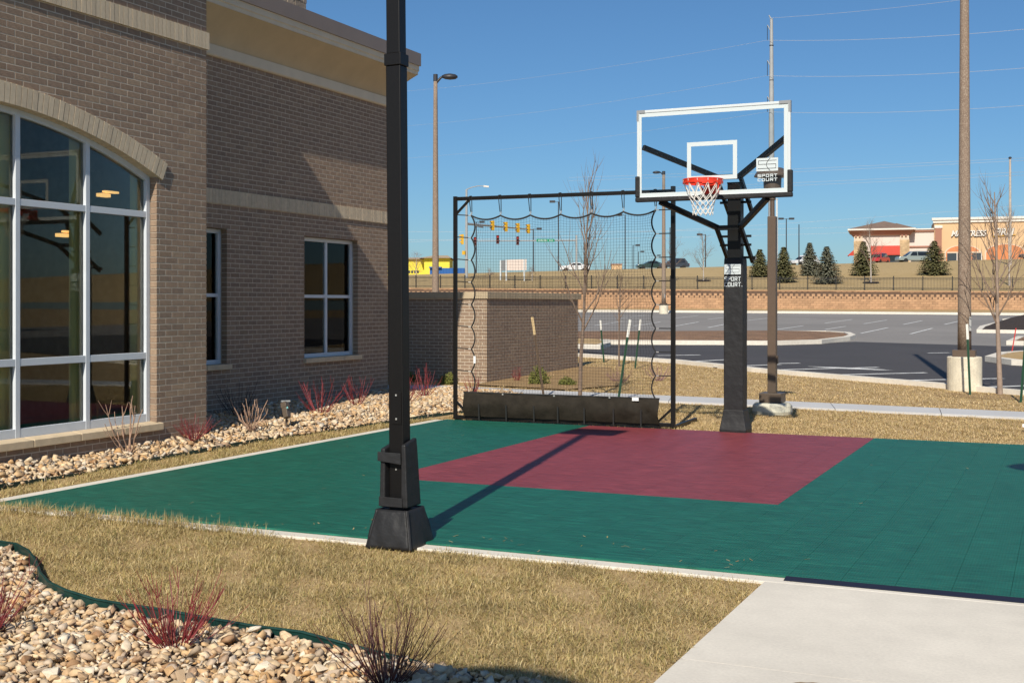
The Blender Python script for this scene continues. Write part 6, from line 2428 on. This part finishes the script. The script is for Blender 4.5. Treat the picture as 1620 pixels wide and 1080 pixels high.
def yellow_house():
    L = Local(640, 190)
    t = thing('yellow_building', 'bright yellow unfinished building with tan roof behind the left light pole', 'building', (L.u, L.v, 0))
    t.rotation_euler = (0, 0, TH)
    ORG[t.name] = Vector((0, 0, 0))
    A, H = L.A, L.H
    zb = crest_h(-17) - 1.5
    MB().box(A(560), A(672), 0, 9, zb, H(410)).build('wall', M['yellow_wall'], t)
    w = MB().box(A(672) + 0.01, A(712), -1.5, 9, zb, H(409)).build('wall', M['yellow_wall'], t)
    for i in range(4):
        MB().box(A(646 + i * 4.5), A(649 + i * 4.5), -0.06, -0.002, H(432), H(428)).build('window', M['shop_glass'], t)
    MB().add([(A(664), -2.2, H(409)), (A(716), -2.2, H(409)), (A(716), 10, H(409)), (A(664), 10, H(409)), (A(684), 4, H(402.5)), (A(706), 4, H(402.5))],
             [(0, 1, 5, 4), (2, 3, 4, 5), (3, 0, 4), (1, 2, 5)]).build('roof', M['house_roof'], t)
    MB().add([(A(556), -0.5, H(410)), (A(676), -0.5, H(410)), (A(676), 10, H(410)), (A(556), 10, H(410)), (A(570), 4, H(406)), (A(668), 4, H(406))],
             [(0, 1, 5, 4), (2, 3, 4, 5), (3, 0, 4), (1, 2, 5)]).build('roof', M['house_roof'], t)
    t = thing('blue_container', 'long blue container on the hilltop right of the yellow building', 'container', (*W(706, 168), crest_h(-9)))
    t.rotation_euler = (0, 0, TH)
    ORG[t.name] = Vector((0, 0, 0))
    k = 168 / F
    z0 = -0.8
    bdy = MB().box(-26 * k, 29 * k, 0, 2.2, z0, HH(424, 168) - crest_h(-9)).build('body', M['blue_box'], t)
    for i in range(12):
        x = -26 * k + (i + 0.4) * 55 * k / 12
        MB().box(x, x + 0.12, -0.07, -0.001, z0, HH(424.5, 168) - crest_h(-9)).build('rib', M['blue_box'], bdy)
    MB().box(-27 * k, -8 * k, -0.4, 2.4, HH(424, 168) - crest_h(-9) + 0.002, HH(422, 168) - crest_h(-9)).build('lid', M['blue_box'], t)
    # small brick-like kiosk on the crest
    t = thing('tan_kiosk', 'small tan box building on the crest seen through the net', 'building', (*W(976, 180), crest_h(15)))
    t.rotation_euler = (0, 0, TH)
    ORG[t.name] = Vector((0, 0, 0))
    MB().box(-0.75, 0.75, 0, 1.5, -0.8, HH(418.5, 180) - crest_h(15)).build('wall', M['plaster_or'], t)
    MB().box(-0.8, 0.8, -0.1, 1.6, HH(418.5, 180) - crest_h(15) + 0.002, HH(417.3, 180) - crest_h(15)).build('cap', M['cornice_red'], t)


yellow_house()


# ------------------------------------------------------------------ hilltop lamp poles
def lot_lamp(px, top_y, D, label, heads=(-1,), base_y=None):
    X = (px - 810) / F * D
    u, v = UV(X, D)
    z = terrain(X, D) - 0.4
    t = thing('car_park_lamp', label, 'lamp post', (u, v, z), 'dark lamp posts on the hilltop')
    h = HH(top_y, D)
    MB().tube([(u, v, z), (u, v, h)], [0.09, 0.075], 8).build('pole', M['pole_dark'], t)
    for s in heads:
        e = (u + c_ * s * 0.7, v + s_ * s * 0.7)
        MB().bar((u, v, h - 0.05), (*e, h - 0.05), 0.06, 0.06).build('arm', M['pole_dark'], t)
        MB().bar((u + c_ * s * 0.45, v + s_ * s * 0.45, h), (u + c_ * s * 1.2, v + s_ * s * 1.2, h), 0.5, 0.28).build('lamp_head', M['pole_dark'], t)


for px, ty, D, hd, lb in [(753.5, 351, 176, (1,), 'dark lamp post behind the yellow signals, left of the white sign'), (844, 362, 176, (1,), 'dark lamp post right of the white sign board'),
                          (883.5, 319, 165, (-1,), 'tallest dark lamp post, left of the tree trunk at the net'), (989, 340, 170, (-1,), 'tall dark lamp post right of the tree trunk at the net'),
                          (1001.5, 388, 215, (1,), 'short distant lamp post beside the tall one in the net'), (1010, 398, 250, (1,), 'shortest distant lamp post in the net'),
                          (1036.5, 404, 270, (1,), 'tiny far lamp post at the right rope of the net'), (1060, 360, 200, (), 'thin dark pole by the right frame post of the net'),
                          (1116, 371, 175, (-1,), 'dark lamp post above the bare tree left of the hoop post'), (1244, 346, 190, (-1, 1), 'double-headed dark lamp post right of the bronze path lamp'),
                          (1264, 355, 185, (), 'single dark lamp post just right of the double-headed one'), (924, 377, 230, (1,), 'short lamp post among the branches behind the net')]:
    lot_lamp(px, ty, D, lb, hd)

# ------------------------------------------------------------------ traffic signals and street sign
def signal_head(p, fwd, mat_, parent, back=False):
    """three-section head facing fwd"""
    f = Vector(fwd).normalized()
    s = Vector((-f.y, f.x, 0))
    m = MB()
    b = m.bar(Vector(p) - Vector((0, 0, 0.53)), Vector(p) + Vector((0, 0, 0.53)), 0.36, 0.24, up=f).build('signal_head', mat_, parent)
    for k in (-0.34, 0, 0.34):
        c = Vector(p) + Vector((0, 0, k)) + f * 0.12
        pts = [c + s * (0.14 * math.cos(a)) + Vector((0, 0, 0.14 * math.sin(a))) for a in [PI * i / 6 for i in range(7)]]
        v2 = MB()
        for i in range(6):
            v2.add([pts[i], pts[i + 1], pts[i + 1] + f * 0.2, pts[i] + f * 0.2], [(0, 1, 2, 3)])
        v2.build('visor', mat_, b)
        if back:
            q = c + f * 0.01
            MB().add([q + s * 0.1 * math.cos(a) + Vector((0, 0, 0.1 * math.sin(a))) for a in [2 * PI * i / 10 for i in range(10)]], [tuple(range(10))]).build('lens', M['sig_red'] if k > 0 else M['sig_dark'], b)


def signals():
    D = 128
    u, v = W(738, D)
    X = (738 - 810) / F * D
    z = terrain(X, D) - 0.2
    t = thing('traffic_signal', 'grey traffic signal pole with yellow heads and a street lamp on top', 'traffic signal', (u, v, z))
    MB().tube([(u, v, z), (u, v, HH(300, D))], [0.17, 0.11], 10).build('pole', M['galv'], t)
    right = Vector((c_, s_, 0))
    fwd = Vector((-s_, c_, 0))
    e = Vector((*W(844, D + 16), HH(363.5, D + 16)))
    p0 = Vector((u, v, HH(354, D)))
    MB().tube([p0, p0.lerp(e, 0.5), e], [0.13, 0.10, 0.06], 8).build('mast_arm', M['galv'], t)
    for px in (779.5, 800.5, 819.5, 836):
        k = (px - 738) / (844 - 738)
        # perspective-true fraction along the arm
        k2 = k * D / ((D + 16) - k * 16)
        q = p0.lerp(e, k2)
        signal_head(q + Vector((0, 0, 0.05)) - fwd * 0.15, (right * -0.8 - fwd * 0.5), M['sig_yellow'], t)
    top = Vector((u, v, HH(300, D)))
    MB().tube([top, top + right * 0.5 + Vector((0, 0, 0.22)), top + right * 1.2 + Vector((0, 0, 0.38)), top + right * 1.9 + Vector((0, 0, 0.36))], [0.06, 0.05, 0.045, 0.04], 6).build('lamp_arm', M['galv'], t)
    MB().bar(top + right * 1.8 + Vector((0, 0, 0.36)), top + right * 2.35 + Vector((0, 0, 0.3)), 0.3, 0.16).build('street_lamp_head', M['cornice_white'], t)
    MB().bar(Vector((*W(752, D), HH(356, D))), Vector((*W(764, D + 2), HH(357, D))), 0.1, 0.25).build('arm_plate', M['galv'], t)
    signal_head(Vector((*W(731.5, D - 0.3), HH(379, D))), (right * -1 - fwd * 0.2), M['sig_yellow'], t)
    p = Vector((*W(734, D - 0.2), HH(400, D)))
    MB().box(p.x - 0.16, p.x + 0.16, p.y - 0.12, p.y + 0.12, p.z - 0.2, p.z + 0.2).build('walk_signal', M['sig_yellow'], t)
    # opposite mast with red-lit heads and the green street sign
    D2 = 150
    px2 = 912
    u2, v2 = W(px2, D2)
    X2 = (px2 - 810) / F * D2
    z2 = terrain(X2, D2) - 0.2
    t = thing('traffic_signal', 'far traffic signal arm with three dark red heads and a green street sign', 'traffic signal', (u2, v2, z2))
    MB().tube([(u2, v2, z2), (u2, v2, HH(372, D2))], [0.15, 0.12], 8).build('pole', M['galv'], t)
    a, b = Vector((u2, v2, HH(380.5, D2))), Vector((*W(748, D2), HH(381.5, D2)))
    MB().tube([a, b], [0.09, 0.05], 6).build('mast_arm', M['galv'], t)
    for px, py in ((751.5, 382), (787.5, 379), (819, 381)):
        signal_head(Vector((*W(px, D2 - 0.25), HH(py, D2))), -fwd, M['sig_dark'], t, True)
    c = Vector((*W(863, D2 - 0.2), HH(380.5, D2)))
    sg = MB().bar(c - right * 1.1, c + right * 1.1, 0.03, 0.36).build('street_sign', M['sign_green'], t)
    # the lettering on the sign is only a row of pale strokes at this distance
    for i in range(11):
        if i == 7:
            continue
        q = c + right * (-0.85 + i * 0.17) - fwd * 0.02
        MB().bar(q - Vector((0, 0, 0.07)), q + Vector((0, 0, 0.05 + 0.02 * (i % 3))), 0.09, 0.01, up=fwd).build('letter', M['print_white'], sg)


signals()

# white sign board on three posts
D = 121
t = thing('sign_board', 'blank pale sign board on white posts on the hillside behind the net', 'sign', (*W(812, D), terrain((812 - 810) / F * D, D)))
R_, F_ = Vector((c_, s_, 0)), Vector((-s_, c_, 0))
a, b = Vector((*W(801, D), 0)), Vector((*W(833, D - 1.5), 0))
zb, zt = HH(428, D), HH(411, D)
m = MB().hexa([(a.x, a.y, zb), (b.x, b.y, zb), (b.x - s_ * .08, b.y + c_ * .08, zb), (a.x - s_ * .08, a.y + c_ * .08, zb)], [(a.x, a.y, zt), (b.x, b.y, zt), (b.x - s_ * .08, b.y + c_ * .08, zt), (a.x - s_ * .08, a.y + c_ * .08, zt)])
m.build('panel', M['plaster_pk'], t)
e = Vector((*W(791.5, D + 1.5), 0))
MB().hexa([(e.x, e.y, zb), (a.x - 0.02, a.y, zb), (a.x - 0.02 - s_ * .08, a.y + c_ * .08, zb), (e.x, e.y + .08, zb)], [(e.x, e.y, zt), (a.x - 0.02, a.y, zt), (a.x - 0.02 - s_ * .08, a.y + c_ * .08, zt), (e.x, e.y + .08, zt)]).build('side_panel', M['galv'], t)
for px, dd, yb in ((792, 1.4, 448), (801, -0.15, 444), (829.5, -1.5, 446)):
    p = W(px, D + dd)
    MB().box(p[0] - 0.06, p[0] + 0.06, p[1] - 0.06, p[1] + 0.06, terrain(*XD(*p)) - 0.1, zt).build('post', M['white_paint'], t)

# ------------------------------------------------------------------ utility poles and wires
DU = 120
pu, pv = W(1220.5, DU)
right, fwd = Vector((c_, s_, 0)), Vector((-s_, c_, 0))
zg = terrain((1220.5 - 810) / F * DU, DU)
up = thing('utility_pole', 'tall galvanised steel utility pole behind the backboard', 'utility pole', (pu, pv, zg))
MB().tube([(pu, pv, zg - 0.3), (pu, pv, HH(200, DU)), (pu, pv, HH(30, DU))], [0.36, 0.26, 0.15], 12).build('pole', M['galv'], up)
for y in (73, 128, 184, 230):
    MB().lathe([(0.22, HH(y, DU)), (0.22, HH(y, DU) + 0.08)], pu, pv, 12).build('joint_ring', M['pole_dark'], up)
ATT = []
for y in (40, 96, 153):
    a = Vector((pu, pv, HH(y + 12, DU)))
    b = a - right * 0.4 + Vector((0, 0, 0.75))
    MB().bar(a, b, 0.07, 0.07).build('arm', M['galv'], up)
    cpt = b + Vector((0, 0, -1.5))
    MB().tube([b, cpt], 0.035, 6).build('insulator', M['pole_dark'], up)
    ATT.append(cpt)
MB().bar(Vector((pu, pv, HH(31, DU))), Vector((pu, pv, HH(31, DU))) - right * 0.25 + Vector((0, 0, 0.4)), 0.08, 0.08).build('tip', M['galv'], up)
ATT.append(Vector((pu, pv, HH(29, DU))) - right * 0.25)


def wire(p, q, sagm, label, r=0.016):
    pts = [p.lerp(q, i / 16) - Vector((0, 0, sagm * 4 * (i / 16) * (1 - i / 16))) for i in range(17)]
    o = MB().tube(pts, r, 4).build('overhead_wire', M['wire'], None, org=tuple(p))
    tag(o, label, 'wire', 'overhead wires')


def PT(px, py, D):
    return Vector((*W(px, D), HH(py, D)))


nmr = ['top', 'middle', 'lower']
for i, (yr, yl) in enumerate(((38, 150), (101, 205), (161, 255))):
    wire(ATT[i], PT(1760, yr - 6, 95), 0.5, nmr[i] + ' of the three upper wires running right from the utility pole')
    wire(ATT[i], PT(560, yl, 190), 0.8, nmr[i] + ' of the three upper wires running left from the utility pole', 0.010)
wire(ATT[3], PT(1760, -35, 95), 0.4, 'highest faint wire running right from the utility pole tip', 0.012)
# second pole at the right edge carrying the lower wires
DP = 125
qu, qv = W(1598, DP)
p2 = thing('utility_pole', 'slim pale utility pole at the right picture edge above the store', 'utility pole', (qu, qv, terrain((1598 - 810) / F * DP, DP)))
z2 = terrain((1598 - 810) / F * DP, DP)
MB().tube([(qu, qv, z2 - 0.3), (qu, qv, HH(252, DP))], [0.16, 0.10], 10).build('pole', M['bark_pale'], p2)
MB().lathe([(0.05, HH(252, DP)), (0.16, HH(251, DP)), (0.16, HH(249, DP)), (0.05, HH(248, DP))], qu, qv, 8).build('insulator', M['pole_dark'], p2)
for k, (y0, y1, y2, lb) in enumerate(((263, 251, 247, 'upper wire of the close pair at the right utility pole'), (268, 255, 252, 'lower wire of the close pair at the right utility pole'), (284, 273, 269, 'upper wire of the second pair right of the backboard'), (288, 278, 274, 'lower wire of the second pair right of the backboard'))):
    wire(PT(900, y0 + 18, 170), PT(1598, y1, DP), 0.15, lb, 0.015)
    wire(PT(1598, y1, DP), PT(1760, y2 - 4, 112), 0.05, lb + ', running out of the picture', 0.015)
for k, (a, b, lb) in enumerate((((600, 366), (1700, 345), 'upper of the far low wires crossing behind the net'), ((600, 379), (1700, 352), 'middle of the far low wires crossing behind the net'), ((600, 384), (1700, 318), 'lowest of the far low wires crossing behind the net'))):
    wire(PT(*a, 230), PT(*b, 230), 1.0, lb, 0.022)
# white pole added in place of the sunlit edge of the utility pole
wu, wv = W(1229, 124)
t = thing('lit_edge_pole', 'slim white pole standing for the sunlit edge of the utility pole', 'pole', (wu, wv, terrain((1229 - 810) / F * 124, 124)))
z3 = terrain((1229 - 810) / F * 124, 124)
MB().tube([(wu, wv, z3 - 0.2), (wu, wv, HH(316, 124))], [0.13, 0.10], 8).build('shaft', M['white_paint'], t)
MB().lathe([(0.02, HH(316, 124)), (0.13, HH(315.4, 124)), (0.13, HH(314.6, 124)), (0.02, HH(314, 124))], wu, wv, 8).build('edge_tip', M['white_paint'], t)


# ------------------------------------------------------------------ right of the picture: unseen scenery added to darken the window reflections
def neighbour():
    zg = lambda u, v: plane_h(XD(u, v)[1]) - 0.02
    m = MB().add([(u, v, zg(u, v) if XD(u, v)[1] > 22 else -0.025) for u, v in ((9.5, -25), (27, -25), (27, 13), (9.5, 13))], [(0, 1, 2, 3)])
    struct(m.build('added_dark_lane', M['asph_dark']))  # unseen dark ground, added to darken the lower window reflection
    for v0, lb in ((-6.0, 'added unseen brown brick building with hipped roof, darkening the window reflection'), (24.0, 'second added unseen brown building with hipped roof, darkening the window reflection')):
        t = thing('added_building', lb, 'building', (36, v0, 0))  # added out of view; its shaded side darkens the mirrored middle band
        v1, h = v0 + 21, 5.6
        MB().box(36, 48, v0, v1, -0.3, h).build('wall', M['brick'], t)
        MB().add([(35.2, v0 - .8, h), (48.8, v0 - .8, h), (48.8, v1 + .8, h), (35.2, v1 + .8, h), (42, v0 + 5, h + 2.6), (42, v1 - 5, h + 2.6)], [(0, 1, 4), (1, 2, 5, 4), (2, 3, 5), (3, 0, 4, 5), (0, 3, 2, 1)]).build('roof', M['shingle'], t)
        for k in range(5):
            for z in (0.9, 3.4):
                w = MB().box(35.94, 35.998, v0 + 1.6 + k * 3.9, v0 + 3.2 + k * 3.9, z, z + 1.5).build('window', M['shop_glass'], t)
                MB().box(35.9, 35.998, v0 + 1.5 + k * 3.9, v0 + 3.3 + k * 3.9, z - 0.12, z - 0.002).build('sill', M['sill'], w)
    for k, (u, v, lb) in enumerate(((22.5, 16.5, 'bare tree by the added dark lane, nearer one'), (29.5, 20.5, 'bare tree by the added dark lane, farther one'), (28.5, 9.0, 'bare tree before the added brown building'))):
        bare_tree(u, v, 0.0, 5.5, 0.09, lb, 80 + k, 3, n0=12, spread=0.7, first=0.25)


neighbour()
